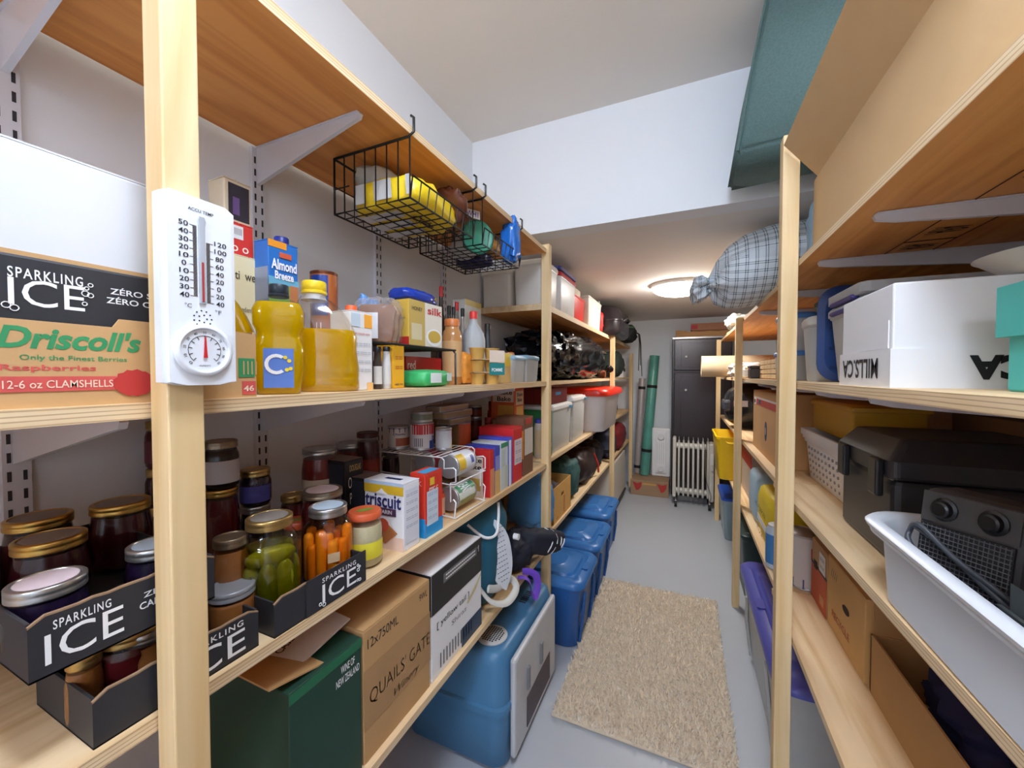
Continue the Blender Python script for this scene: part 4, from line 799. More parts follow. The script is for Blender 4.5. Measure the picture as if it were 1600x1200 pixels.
# back corner boxes and the row of upright cartons
def nb(name, label, x0, x1, y0, y1, z0, z1, col, bands=(), words=(), group=None, cat='box'):
    return food(name, label, cat, (Vector(((x0+x1)/2, (y0+y1)/2, z0)), 0, x1-x0, y1-y0, z1-z0), col, bands, words, group)
GS = 'upright food boxes beside the left post'
nb('food_box', 'beige box carrying the breading-mix box in the back corner', -.83, -.70, 1.60, 1.72, ZLC, 1.145, (196, 166, 116), [('R', .2, .9, .8, .95, (150, 110, 60))], [])
nb('food_box', 'orange-red breading-mix box with chicken picture, high in the back corner', -.82, -.70, 1.61, 1.72, 1.1465, 1.288, (206, 92, 50), [('F', .08, .95, .55, 1, (226, 206, 180)), ('F', .3, .95, .05, .45, (206, 150, 70)), ('R', .1, .9, .45, .9, (226, 206, 180)), ('R', .15, .85, .1, .4, (222, 170, 90))], [('F', 'Shake\nBake', .55, .76, .7, .36, (80, 40, 30), .02), ('R', 'Shake\nBake', .5, .7, .6, .3, (80, 40, 30), .02)])
for lab, u, v, c, X in (('red-orange jar left of the breading-mix box', 769, 627, (176, 52, 34), -.86), ('grey dark jar below the breading-mix box', 763, 652, (70, 60, 54), -.80)):
    bottle('sauce_bottle', lab, spot(u-8, u+8, X, v, ZLC), c, (150, 40, 34), neck=.7, sh=.75, capr=.75, cat='jar', group='sauce bottles')
nb('food_box', 'red breading-mix box with grain picture, first in the upright row', -.725, -.60, 1.172, 1.202, ZLC, 1.092, (190, 34, 34), [('F', .0, .78, .0, .84, (222, 208, 194)), ('F', .1, .7, .12, .38, (206, 168, 84)), ('R', 0, 1, .0, .6, (214, 140, 90))], [('F', 'Shake\n Bake', .42, .7, .66, .26, (40, 30, 30), .02)], GS)
nb('food_box', 'blue and cream box, second in the upright row', -.72, -.60, 1.207, 1.25, ZLC, 1.098, (60, 70, 170), [('R', 0, 1, 0, .5, (214, 176, 106)), ('R', .1, .9, .5, .8, (140, 140, 200))], [], GS)
nb('food_box', 'pale grey box with green top, third in the upright row', -.72, -.60, 1.256, 1.318, ZLC, 1.102, (206, 212, 210), [('R', 0, 1, .9, 1, (60, 140, 100)), ('R', .1, .6, .5, .85, (190, 200, 196)), ('R', .5, .95, .05, .5, (196, 200, 180))], [], GS)
nb('food_box', 'white and blue box, fourth in the upright row', -.73, -.60, 1.324, 1.36, ZLC, 1.112, (70, 80, 190), [('R', 0, .6, 0, .95, (226, 228, 236))], [], GS)
nb('food_box', 'red box with white nutrition panel, fifth in the upright row', -.75, -.60, 1.366, 1.455, ZLC, 1.142, (200, 34, 38), [('R', .12, .95, .32, .78, (214, 206, 208)), ('T', 0, 1, 0, 1, (206, 46, 46))], [('R', '=== ==\n== ===\n=== ==', .53, .55, .6, .36, (130, 110, 120), 0)], GS)
nb('food_box', 'brown snack box with orange middle, nearest the left post', -.73, -.602, 1.475, 1.585, ZLC, 1.172, (116, 78, 56), [('F', 0, 1, .3, .78, (206, 132, 44)), ('R', .1, .95, .35, .8, (206, 196, 184)), ('F', .1, .6, .08, .3, (226, 190, 120)), ('R', .2, .8, .88, .98, (190, 60, 50))], [], GS)
bottle('oat_jar', 'clear jar with blue lid and oat print beside the left post', spot(834, 853, -.67, 654, ZLC), (206, 200, 190), (60, 70, 160), neck=.8, sh=.78, capr=.86, lab=(206, 186, 150), cat='jar')
nb('food_box', 'flat dark red box lying on the nearer clear food bin', -.80, -.64, 1.93, 2.25, 1.192, 1.275, (110, 24, 24), [('R', .3, .6, .55, .75, (60, 130, 180))], [])
# ---------------------------------------------------------------- left lower shelf: wine cartons, backpack, clothes
DG = m((24, 62, 48), .6); KB = m((188, 148, 98), .75, var=.06, bump=.05)
P = place('L', 452, 566, -.605, .3, 993, ZLD, uh=567)
e, w, d, h = pbox('wine_carton', 'dark green wine carton with torn open flaps', 'carton', P, DG, group='wine cartons')
txt(e, 'WINE OF\nNEW ZEALAND', 'F', w*.28, h*.84, -d/2-.0008, w*.36, h*.13, WINK, .005)
pan(e, 'green_band', 'F', -w*.5, w*.5, h*.93, h*.995, -d/2-.0006, m((30, 104, 70), .6))
for M, nm, mt in ((Matrix.Translation((-.03, -d*.1, h+.004)) @ Matrix.Rotation(R(14), 4, 'Y'), 'flap', KB), (Matrix.Translation((.02, .0, h+.02)) @ Matrix.Rotation(R(-9), 4, 'Y') @ Matrix.Rotation(R(6), 4, 'X'), 'flap', m((216, 212, 206), .7))):
    B().box(-.08, .07, -.11, .1, 0, .003, M=M).o(nm, mt, e)
txt(e, 'CASE', 'T', -.03, -.07, h+.03, .04, .016, INK, .02, rot=20)
P = place('L', 568, 672, -.605, .31, 904, ZLD, uh=672)
e, w, d, h = pbox('wine_carton', 'tan wine carton printed with dark lettering beside the green one', 'carton', P, KB, group='wine cartons', fl='y')
txt(e, '12x750ML', 'F', -w*.24, h*.88, -d/2-.0005, w*.42, h*.075, INK, .0); txt(e, '9WL', 'F', w*.38, h*.9, -d/2-.0005, w*.14, h*.06, INK, .0)
txt(e, "QUAILS' GATE", 'F', w*.03, h*.46, -d/2-.001, w*.92, h*.13, m((120, 92, 60), .7), -.008); txt(e, 'Winery', 'F', w*.1, h*.3, -d/2-.001, w*.4, h*.08, m((130, 102, 68), .7), 0, shear=.4)
pan(e, 'tone_band', 'F', -w/2, w/2, h*.25, h*.7, -d/2-.0004, m((172, 134, 90), .75))
P = place('L', 674, 752, -.605, .31, 838, ZLD, uh=752)
e, w, d, h = pbox('wine_carton', 'white and black wine carton standing beside the teal backpack', 'carton', P, WHITE, group='wine cartons', fl='y')
pan(e, 'black_band', 'F', -w/2, w/2, h*.62, h*.995, -d/2-.0006, m((40, 38, 40), .5)); pan(e, 'black_side', 'L', -d/2, d/2, h*.62, h*.995, -w/2-.0008, m((40, 38, 40), .5)); pan(e, 'blue_band', 'F', w*.05, w/2, 0, h*.2, -d/2-.0006, m((36, 66, 96), .5))
pan(e, 'grey_panel', 'F', -w*.3, w*.38, h*.84, h*.93, -d/2-.0013, m((110, 108, 108), .5)); txt(e, '[ yellow tail ]', 'F', -w*.1, h*.48, -d/2-.001, w*.62, h*.075, INK, 0)
txt(e, '||||||||||||', 'F', -w*.05, h*.13, -d/2-.0012, w*.62, h*.14, INK, 0); txt(e, '================', 'F', .04*w, h*.885, -d/2-.0022, w*.6, h*.05, WINK, 0)
txt(e, 'Shiraz', 'F', w*.0, h*.37, -d/2-.001, w*.3, h*.05, m((120, 120, 124), .6)); txt(e, '↑', 'F', w*.42, h*.9, -d/2-.0022, w*.04, h*.07, WINK, .02)
pan(e, 'swirl_print', 'F', 0, 0, 0, 0, -d/2-.001, m((206, 196, 150), .6), poly=[(w*.15, h*.42), (w*.35, h*.52), (w*.48, h*.6), (w*.48, h*.57), (w*.36, h*.47), (w*.18, h*.4)])
TEAL = m((26, 92, 116), .6, var=.12, vs=14, bump=.2, bs=60)
e = T('backpack', 'teal backpack with a white perforated pad beside the wine cartons', 'backpack', (-.70, 1.255, ZLD), 0)
B().blob(.098, .13, .195, 2.8, .08, 3, 21, M=Matrix.Translation((0, 0, .188)), flat=-.187).o('body', TEAL, e)
n = 18; prof = [(.046*(1-abs(2*i/n-1)**2.6)+.002, .02+.27*i/n) for i in range(n+1)]
MP = Matrix.Translation((.106, .02, .02)) @ Matrix.Rotation(R(-28), 4, 'Z') @ Matrix.Rotation(R(10), 4, 'X')
pad = B().prism([(a_, z_) for a_, z_ in prof]+[(-a_, z_) for a_, z_ in reversed(prof)], 0, .013, plane='yz', M=MP).o('back_pad', m((214, 218, 222), .5), e)
hb_ = B()
for i in range(12):
    for j in range(-2, 3):
        z_ = .06+.018*i; 
        if abs(j)*.011 < prof[min(n, int((z_-.02)/.27*n))][0]-.006: hb_.box(.0128, .0136, j*.011-.0035, j*.011+.0035, z_-.0012, z_+.0012, M=MP)
hb_.o('perforations', m((90, 96, 104), .6), e)['kind'] = 'stuff'
B().cyl((0, 0, 0), .011, .02, axis='x').o('buckle', m((226, 228, 230), .4), e, loc=(.125, .06, .22))
B().tube(curve([(.03, -.115, .31), (.085, -.10, .27), (.105, -.05, .265), (.10, -.02, .31), (.09, .0, .36)]), .005, 6).o('white_piping', WHITE, e)
B().tube(curve([(.07, -.11, .10), (.105, -.09, .05), (.128, -.03, .016), (.135, .03, .014), (.13, .07, .03), (.11, .06, .055), (.10, -.02, .06), (.09, -.08, .085)]), .013, 8, flat=.4).o('strap', m((206, 206, 200), .6), e)
e = T('navy_jacket', 'folded navy jacket with white stripes hanging off the lower shelf', 'jacket', (-.66, 1.52, ZLD), 0)
NAVY = m((22, 26, 42), .75, bump=.2, bs=50)
B().blob(.075, .11, .07, 2.3, .2, 3, 31, M=Matrix.Translation((0, 0, .075)) @ Matrix.Rotation(R(6), 4, 'X'), fold=.15).o('body', NAVY, e)
MJ = Matrix.Translation((.085, .09, .085)) @ Matrix.Rotation(R(-32), 4, 'Z') @ Matrix.Rotation(R(-14), 4, 'X')
B().blob(.05, .135, .055, 2.5, .14, 3, 33, M=MJ, fold=.12).o('sleeve', NAVY, e)
for k in (.02, .05, .08, .105):
    q_ = (1-(k/.135)**2)**.45; B().tube([MJ @ Vector((.052*q_*math.cos(a_), k+.006*math.sin(3*a_), .057*q_*math.sin(a_))) for a_ in [R(-70+20*j) for j in range(11)]], .003, 5).o('white_stripe', WHITE, e)
e = T('purple_strap', 'bright purple webbing strap dangling below the teal backpack', 'strap', (-.60, 1.41, ZLD+.002), 0)
B().tube(curve([(0, 0, .012), (.03, .01, .012), (.045, .02, -.01), (.045, .035, -.06), (.05, .06, -.085), (.052, .085, -.05), (.048, .08, -.01), (.03, .06, .012), (0, .05, .013)]), .015, 6, flat=.2).o('webbing', m((112, 70, 190), .6), e)
# pet carrier on the floor
e = T('pet_carrier', 'blue-grey plastic pet carrier with round top vent on the floor', 'pet carrier', (-.745, 1.42, 0), 90)
BG = m((72, 124, 164), .4, var=.04)
B().loft([(.25, .185, 0, .05), (.27, .2, .02, .05), (.275, .205, .2, .05), (.285, .212, .205, .05), (.285, .212, .225, .05), (.275, .205, .23, .05), (.268, .2, .36, .05), (.262, .194, .39, .05), (.252, .184, .400, .05), (.24, .172, .402, .05)]).o('shell', BG, e)
v = B().lathe([(.054, .4), (.056, .407), (.052, .41), (.001, .411)], 36, M=Matrix.Translation((-.175, -.115, 0))).o('top_vent', m((186, 188, 186), .5), e)
hl = B()
for i in range(-5, 6):
    for j in range(-5, 6):
        if i*i+j*j < 24: hl.cyl((-.175+i*.0092, -.115+j*.0092, .4095), .0032, .0022, 8)
hl.o('vent_holes', m((50, 54, 58), .7), v)['kind'] = 'stuff'
dr = B().rbox(-.225, .225, -.228, -.206, .03, .375, .02).o('front_door', m((196, 198, 200), .45), e)
B().box(-.12, -.1, -.236, -.228, .2, .28).box(.02, .04, -.236, -.228, .2, .28).o('latch', m((120, 124, 128), .4), dr)
B().box(-.12, .14, -.2305, -.2285, .06, .17).o('dark_grille', m((70, 60, 70), .5), dr)
sl = B()
for i in range(7): sl.box(.06+i*.014, .067+i*.014, -.15, -.12, .400, .404)
sl.o('slots', m((40, 50, 60), .6), e)['kind'] = 'stuff'
# ---------------------------------------------------------------- far-left shelves
def box3(x0, x1, y0, y1, z0, z1): return Vector(((x0+x1)/2, (y0+y1)/2, z0)), 90, y1-y0, x1-x0, z1-z0
def box3r(x0, x1, y0, y1, z0, z1): return Vector(((x0+x1)/2, (y0+y1)/2, z0)), -90, y1-y0, x1-x0, z1-z0
CREAM = (226, 222, 212); WB = m((226, 224, 218), .4, var=.02)
GTL = 'bins on the far-left top shelf'
tub('white_bin', 'plain white plastic bin against the wall on the far-left top shelf', box3(-.965, -.80, 1.785, 2.12, ZLA2, 1.885), CREAM, CREAM, mat=WB, group=GTL, cr=.2, taper=.95)
e = tub('white_bin', 'white rounded plastic bin directly behind the left post top', box3(-.79, -.625, 1.785, 2.03, ZLA2, 1.915), CREAM, CREAM, mat=WB, group=GTL, cr=.35, taper=.93)
B().box(-.105, -.075, -.0855, -.0835, .10, .105).o('grey_mark', m((130, 130, 130), .5), e)
e = tub('white_canister', 'white canister with stacked red and blue lids on the far-left top shelf', box3(-.80, -.63, 2.07, 2.42, ZLA2, 1.925), (224, 224, 226), (186, 40, 48), group=GTL, cr=.4, taper=.95)
B().loft([(.172, .082, .236, .03), (.178, .088, .238, .03), (.178, .088, .256, .03), (.16, .07, .262, .03)]).o('blue_lid', m((50, 56, 130), .4), e)
e = tub('red_bin', 'bright red bin holding cardboard sheets on the far-left top shelf', box3(-.80, -.655, 2.46, 2.76, ZLA2, 1.87), (214, 44, 32), None, group=GTL, cr=.2, open_=True)
for i in range(3): B().box(-.1+.02*i, .1+.01*i, -.05+.04*i, -.047+.04*i, .01, .24+.02*i).o('card_sheet', m((206, 196, 176), .7), e)
e = tub('white_basket', 'white slotted basket beside the red bin', box3(-.80, -.635, 2.80, 3.26, ZLA2, 1.92), (226, 224, 214), None, group=GTL, cr=.15, open_=True)
B().tube([(.232, -.06, .2), (.24, -.06, .26), (.24, .06, .26), (.232, .06, .2)], .008).o('handle', m((220, 216, 206), .5), e)
bag('red_cloth', 'red cloth bundle between white basket and suitcase', (-.70, 3.31, ZLA2), .07, .03, .10, (200, 40, 34), seed=22)
BLKP = m((40, 34, 38), .3, var=.08)
e = T('suitcase', 'shiny black hard suitcase on the far-left top shelf', 'suitcase', (-.72, 3.74, ZLA2), 90)
B().loft([(.31, .17, 0, .06), (.335, .20, .02, .08), (.34, .21, .05, .08), (.34, .21, .12, .08), (.345, .215, .125, .08), (.345, .215, .135, .08), (.34, .21, .14, .08), (.335, .20, .23, .08), (.31, .17, .255, .07), (.28, .14, .262, .06)], k=8).o('shell', BLKP, e)
B().tube([(-.1, -.205, .14), (-.09, -.235, .16), (.09, -.235, .16), (.1, -.205, .14)], .01).o('handle', BLACK, e); B().box(-.2, -.17, -.214, -.206, .12, .15).box(.17, .2, -.214, -.206, .12, .15).o('latch', CHROME, e)
e = bag('black_backpack', 'black backpack with dangling straps near the far wall', (-.66, 4.38, ZLA2), .17, .2, .10, (26, 27, 28), seed=23, rough=.8, cat='backpack')
for i, (y, l) in enumerate(((-.02, .30), (.06, .24), (.14, .36))): B().tube([(.12, y, .13), (.20, y, .10), (.21, y+.01, 0), (.205+.01*i, y, -l)], .013, 6, flat=.3).o('strap', RUBBER, e)
B().blob(.06, .06, .02, 2.2, .1, 3, 2, M=Matrix.Translation((.1, -.1, .15))).o('green_patch', m((70, 120, 60), .8), e)
TB = m((18, 18, 21), .2, var=.1, bump=.5, bs=14)
e = T('rubbish_bag', 'big shiny black rubbish bag filling the far-left eye-level shelf', 'bag', (-.755, 2.62, ZLB), 0)
B().blob(.185, .80, .15, 2.7, .10, 9, 40, 90, 44, M=Matrix.Translation((0, 0, .15)), fold=.19, flat=-.148).o('body', TB, e)
B().blob(.03, .06, .03, 2, .3, 3, 41, M=Matrix.Translation((.17, .72, .08)), fold=.3).o('tied_end', TB, e)
bag('orange_shoe_bag', 'brown and orange patterned pouch by the slim left post', (-.66, 3.43, ZLB), .03, .05, .035, (150, 84, 54), seed=24)
bag('dark_bag', 'dark green holdall on the far-left eye-level shelf beyond the slim post', (-.70, 3.95, ZLB), .13, .28, .13, (34, 44, 40), seed=25, rough=.7)
e, w, d, h = pbox('small_white_box', 'small white and black box beside the dark green holdall', 'box', box3(-.70, -.62, 4.42, 4.56, ZLB, ZLB+.11), WHITE, fl='x')
pan(e, 'black_top_band', 'F', -w/2, w/2, h*.6, h*.95, -d/2-.0006, INK)
# can-height shelf beyond the post
pbox('green_binder', 'slim green box just beyond the left post', 'binder', box3(-.85, -.625, 1.80, 1.845, ZLC, 1.17), m((40, 124, 70), .5)) if False else None
e = T('green_binder', 'slim green ring binder just beyond the left post', 'binder', (-.735, 1.90, ZLC), 90)
B().rbox(-.022, .022, -.11, .11, 0, .235, .003).o('cover', m((40, 128, 72), .5), e); B().box(-.018, .018, .1105, .112, .01, .225).o('pages', WHITE, e); B().cyl((0, -.112, .06), .012, .003, axis='y').o('finger_ring', CHROME, e)
FR2 = clear('milky_plastic', (226, 228, 226), .62, .4)
for i, (a, b, v, lab) in enumerate(((1.935, 2.31, 1.19, 'nearer milky clear food bin with white lid beyond the left post'), (2.34, 2.66, 1.215, 'farther milky clear food bin with white lid beyond the left post'))):
    e = tub('clear_food_bin', lab, box3(-.83, -.625, a, b, ZLC, v), CREAM, (226, 226, 222), mat=FR2, group='clear food bins', cr=.15, taper=.9); 
    B().rbox(.11, .15, -.118, -.104, v-ZLC-.035, v-ZLC-.02, .003).o('blue_latch', m((90, 150, 180), .4), e)
    B().blob(.13, .07, .06, 3, .2, 3, 50+i, M=Matrix.Translation((0, 0, .07))).o('contents', m((150, 190, 186) if i == 0 else (206, 200, 186), .6), e)
e = T('red_lid_bin', 'big white storage bin with glossy red lid', 'storage bin', (-.735, 3.13, ZLC), 90)
B().loft([(.29, .19, 0, .07), (.30, .2, .01, .07), (.335, .222, .27, .08), (.34, .227, .275, .08)], k=8).o('body', m((226, 220, 218), .4, var=.02), e)
B().loft([(.345, .23, .262, .085), (.365, .245, .265, .09), (.37, .25, .285, .09), (.36, .24, .31, .09), (.33, .21, .318, .08), (.3, .18, .314, .07)], k=8).o('lid', m((220, 50, 30), .3), e)
bottle('water_bottle', 'bright blue water bottle beyond the slim left post', (Vector((-.66, 3.78, ZLC)), .11, .24), (34, 92, 176), (40, 100, 180), neck=.6, sh=.6, capr=.65)
bag('dark_pouch', 'dark pouch behind the blue water bottle', (-.74, 4.1, ZLC), .1, .16, .08, (40, 38, 46), seed=26)
bag('red_bag', 'dark red sports bag on the low shelf by the far wall', (-.72, 4.3, ZLD2), .13, .3, .13, (118, 26, 34), seed=27, rough=.7)
bag('navy_helmet_bag', 'round navy bag on the low shelf beyond the slim post', (-.70, 3.78, ZLD2), .1, .16, .14, (40, 44, 66), seed=28, rough=.6)
e = T('open_carton', 'open brown carton with hand hole on the low shelf beyond the post', 'carton', (-.765, 2.10, ZLD2), 90); w, d, h, t_ = .34, .29, .19, .004
B().box(-w/2, w/2, -d/2, d/2, 0, t_).box(-w/2, -.03, -d/2, -d/2+t_, t_, h).box(.03, w/2, -d/2, -d/2+t_, t_, h).box(-.03, .03, -d/2, -d/2+t_, t_, h*.6).box(-.03, .03, -d/2, -d/2+t_, h*.72, h).box(-w/2, w/2, d/2-t_, d/2, t_, h).box(-w/2, -w/2+t_, -d/2, d/2, t_, h).box(w/2-t_, w/2, -d/2, d/2, t_, h).o('box_walls', m((206, 158, 84), .75, var=.05), e)
B().blob(.13, .11, .07, 3, .2, 3, 29, M=Matrix.Translation((0, 0, .105)), fold=.2).o('contents', m((60, 34, 40), .7), e)
txt(e, 'FRAGILE', 'F', .03, h*.33, -d/2-.0008, h*.5, .02, m((180, 60, 40), .7), .02, rot=90); txt(e, 'UP', 'F', -.1, h*.1, -d/2-.0008, .03, .012, m((120, 70, 40), .7), .02)
bag('blue_quilt', 'pale blue quilted bundle half hidden behind the left post', (-.72, 1.85, ZLD2), .12, .055, .16, (86, 140, 186), seed=30, rough=.7, fold=.25)
bag('teal_bag', 'dark teal cloth bag beside the open brown carton', (-.745, 2.42, ZLD2), .125, .115, .13, (46, 84, 82), seed=31, rough=.7, fold=.12)
e = bag('brown_bag', 'dark brown leather bag with red strap on the low shelf', (-.74, 2.86, ZLD2), .125, .26, .12, (46, 30, 28), seed=32, rough=.45)
B().tube([(.11, .1, .19), (.135, .14, .1), (.13, .18, .03)], .008).o('red_strap', m((210, 60, 40), .5), e)
bag('dark_duffel', 'dark duffel bag behind the slim left post', (-.76, 3.32, ZLD2), .12, .14, .11, (34, 34, 44), seed=33, rough=.7)
# blue totes
def tote(label, x0, x1, y0, y1, h, body, lid, grp=None, mt=None):
    e = T('storage_tote', label, 'tote', ((x0+x1)/2, (y0+y1)/2, 0), 90, grp); hw, hd = (y1-y0)/2, (x1-x0)/2; c = .06
    B().loft([(hw*.76, hd*.8, .0, c), (hw*.8, hd*.84, .008, c), (hw*.93, hd*.95, h*.80, c), (hw*.96, hd*.965, h*.81, c), (hw*.96, hd*.965, h*.86, c)], k=8).o('body', mt or m(body, .35), e)
    for s in (-1, 1): B().tube([(s*hw*.55, -hd*.86, .02), (s*hw*.62, -hd*.93, h*.4), (s*hw*.5, -hd*.955, h*.72)], .008, 6).o('rib', mt or m(body, .35), e)
    l = B().loft([(hw*.98, hd*.98, h*.835, c), (hw, hd, h*.84, c), (hw, hd, h*.875, c), (hw*.95, hd*.955, h*.92, c), (hw*.80, hd*.84, h*.935, c), (hw*.78, hd*.82, h*.92, c), (hw*.70, hd*.76, h*.92, c), (hw*.67, hd*.73, h*.955, c), (hw*.4, hd*.5, h*.965, c*.8), (hw*.38, hd*.48, h*.975, c*.8)], k=8).o('lid', m(lid, .35), e)
    for s in (-1, 1): B().loft([(.035, .012, 0, .01), (.04, .016, .012, .012)], M=Matrix.Translation((0, s*hd*.9, h*.925)) if False else Matrix.Translation((0, -hd*.885 if s < 0 else hd*.885, h*.915))).o('handle_tab', m(lid, .35), l)
    return e
BLU = (38, 92, 160); LBL = (52, 112, 178); GT = 'blue lidded totes under the left shelves'
tote('nearest blue storage tote under the left shelf', -.95, -.432, 1.80, 2.19, .375, BLU, LBL, GT)
tote('middle blue storage tote under the left shelf', -.95, -.440, 2.24, 2.68, .375, BLU, LBL, GT)
tote('farthest blue storage tote beside the slim left post', -.95, -.478, 2.78, 3.26, .375, BLU, LBL, GT)
e = T('rolling_cabinet', 'beige rolling cabinet on black casters under the far-left shelf', 'cabinet', (-.76, 4.15, 0), 90)
B().rbox(-.38, .38, -.15, .15, .07, .5, .012).o('body', m((206, 198, 186), .5), e); B().rbox(-.4, .4, -.16, .16, .045, .07, .005).o('base', m((60, 58, 58), .6), e)
for x in (-.32, .32):
    for y in (-.12, .12): B().cyl((x-.012, y, .023), .023, .024, axis='x').o('caster', RUBBER, e)
# ---------------------------------------------------------------- far end
e = T('brown_carton', 'flat brown carton with red print on the floor at the far wall', 'carton', (-.35, 4.72, 0), 0)
boxbody(e, .40, .34, .168, m((156, 126, 98), .75)); flaps(e, .40, .34, .168, m((156, 126, 98), .75), 'y')
for x in (-.13, .13): pan(e, 'red_bow_print', 'F', 0, 0, 0, 0, -.1708, m((176, 50, 44), .6), poly=[(x-.05, .15), (x, .13), (x+.05, .15), (x+.045, .1), (x+.02, .06), (x-.01, .05), (x-.03, .1)])
pan(e, 'yellow_print', 'F', -.07, .07, .12, .14, -.1708, m((196, 150, 80), .6))
def roll(name, label, x, y, z, r, L_, tilt, mat, bands, cat):
    e = T(name, label, cat, (x, y, z), 0, rot=(R(tilt[0]), R(tilt[1]), 0)); pts = []
    B().lathe([(r*.96, 0), (r, .004), (r, L_-.004), (r*.96, L_), (r*.7, L_), (r*.68, L_-.01), (.001, L_-.01)], 24).o('roll', mat, e)
    for b in bands: B().lathe([(r*1.02, b), (r*1.04, b+.004), (r*1.04, b+.03), (r*1.02, b+.034)], 24).o('band', RUBBER, e)
    return e
roll('floor_mat_roll', 'tall green rolled foil mat with black bands at the far wall', -.425, 4.80, .175, .055, 1.40, (-3, 4), m((92, 158, 144), .3, var=.5, vs=5, bump=.3, bs=18), (.27, 1.02), 'mat roll')
roll('silver_roll', 'slim silver quilted roll left of the green mat', -.515, 4.86, .175, .038, 1.13, (-2, 2.5), m((176, 168, 166), .45, .2, var=.12, vs=30, bump=.2, bs=60), (.06, 1.0), 'roll')
e = T('panel_heater', 'white wall-panel heater standing on end at the far wall', 'heater', (-.245, 4.83, .172), 0)
B().rbox(-.10, .10, -.04, .04, 0, .56, .012).o('casing', m((228, 228, 230), .4), e); B().rbox(-.055, .055, -.052, -.04, .04, .52, .01).o('front_panel', m((234, 234, 236), .35), e)
for z in (.09, .46): B().lathe([(.035, 0), (.035, .012), (.03, .016)], 24, M=Matrix.Translation((0, -.052, z)) @ Matrix.Rotation(PI/2, 4, 'X')).o('round_vent', m((222, 222, 224), .4), e)
for i in range(4): B().box(-.04+.022*i, -.034+.022*i, -.0535, -.052, .15, .40).o('rib', m((210, 210, 212), .4), e)
e = T('oil_radiator', 'white finned oil radiator on casters before the dark cabinet', 'radiator', (.075, 4.42, 0), 0)
RW = m((206, 202, 192), .35, var=.03)
for i in range(7):
    x = -.125+.045*i
    B().loft([(.008, .065, .10, .008), (.010, .075, .12, .01), (.010, .075, .64, .01), (.008, .065, .66, .008)], k=4, M=Matrix.Translation((x, 0, 0))).o('fin', RW, e)
    B().box(x-.002, x+.002, -.07, .07, .66, .695).o('fin_tip', RW, e)
B().cyl((-.16, 0, .14), .03, .33, axis='x').o('oil_tube', RW, e); B().cyl((-.16, 0, .61), .03, .33, axis='x').o('oil_tube', RW, e)
B().rbox(-.185, -.150, -.08, .08, .08, .70, .015).o('end_panel', RW, e); B().rbox(.155, .20, -.085, .085, .07, .66, .015).o('control_box', RW, e)
B().box(.165, .19, -.0865, -.085, .45, .56).o('control_plate', m((226, 224, 218), .4), e); B().cyl((.178, -.095, .40), .014, .012, axis='y').o('knob', RW, e)
B().tube(curve([(.13, -.09, .68), (.12, -.095, .55), (.13, -.1, .3), (.17, -.1, .15), (.16, -.1, .08)]), .004).o('power_cord', m((120, 112, 100), .5), e)
for x in (-.15, .16):
    B().tube([(x, -.12, .06), (x, .12, .06)], .01).o('foot_bar', CHROME, e)
    for y in (-.12, .12): B().cyl((x-.012, y, .028), .028, .024, axis='x').o('caster', RUBBER, e)
CAB = m((58, 50, 52), .3, .2, var=.05); CABE = m((50, 44, 46), .35, .2)
e = T('metal_cabinet', 'tall dark brown metal cabinet with two doors at the far wall', 'cabinet', (.16, 4.865, 0), 0)
B().rbox(-.295, .295, -.16, .185, 0, 1.76, .006).o('carcass', CABE, e)
for z0, z1, kz in ((1.395, 1.735, 1.545), (.06, 1.37, 1.18)):
    dd = B().rbox(-.27, .285, -.18, -.1605, z0, z1, .006).o('door', CAB, e); B().rbox(-.20, .22, -.183, -.18, z0+.03, z1-.04, .002).o('door_panel', CAB, dd)
    B().lathe([(.012, 0), (.012, .008), (.009, .012)], 16, M=Matrix.Translation((-.15, -.183, kz)) @ Matrix.Rotation(PI/2, 4, 'X')).o('lock_knob', m((216, 216, 214), .3), dd)
B().box(-.29, .29, -.184, -.178, 1.74, 1.758).o('top_trim', m((150, 146, 144), .3, .6), e)
e = T('wooden_tray', 'brown wooden tray with wavy rim on the dark cabinet', 'tray', (.17, 4.86, 1.761), 0); WT = wood('tray_wood', (190, 140, 84), (160, 110, 62), 0, False)
n = 16; B().prism([(-.27, 0), (.27, 0)]+[(.27-.54*i/n, .055+.018*(1 if i > 12 else 0)+.004*math.sin(i*1.3)) for i in range(n+1)], -.15, -.14).box(-.27, .27, -.14, .15, 0, .008).box(-.27, .27, .14, .15, .008, .055).box(-.27, -.26, -.14, .14, .008, .07).box(.26, .27, -.14, .14, .008, .055).o('tray', WT, e)
e, w, d, h = pbox('game_box', 'flat reddish-brown box on the wooden tray', 'box', (Vector((.235, 4.87, 1.834)), 0, .36, .24, .075), m((170, 116, 84), .6), fl='y'); pan(e, 'red_patch', 'F', -w*.5, -w*.32, h*.2, h*.8, -d/2-.0008, m((186, 56, 64), .6))
B().box(-.17, .17, -.11, .11, -.02, 0).o('packing_board', m((150, 104, 74), .7), e)
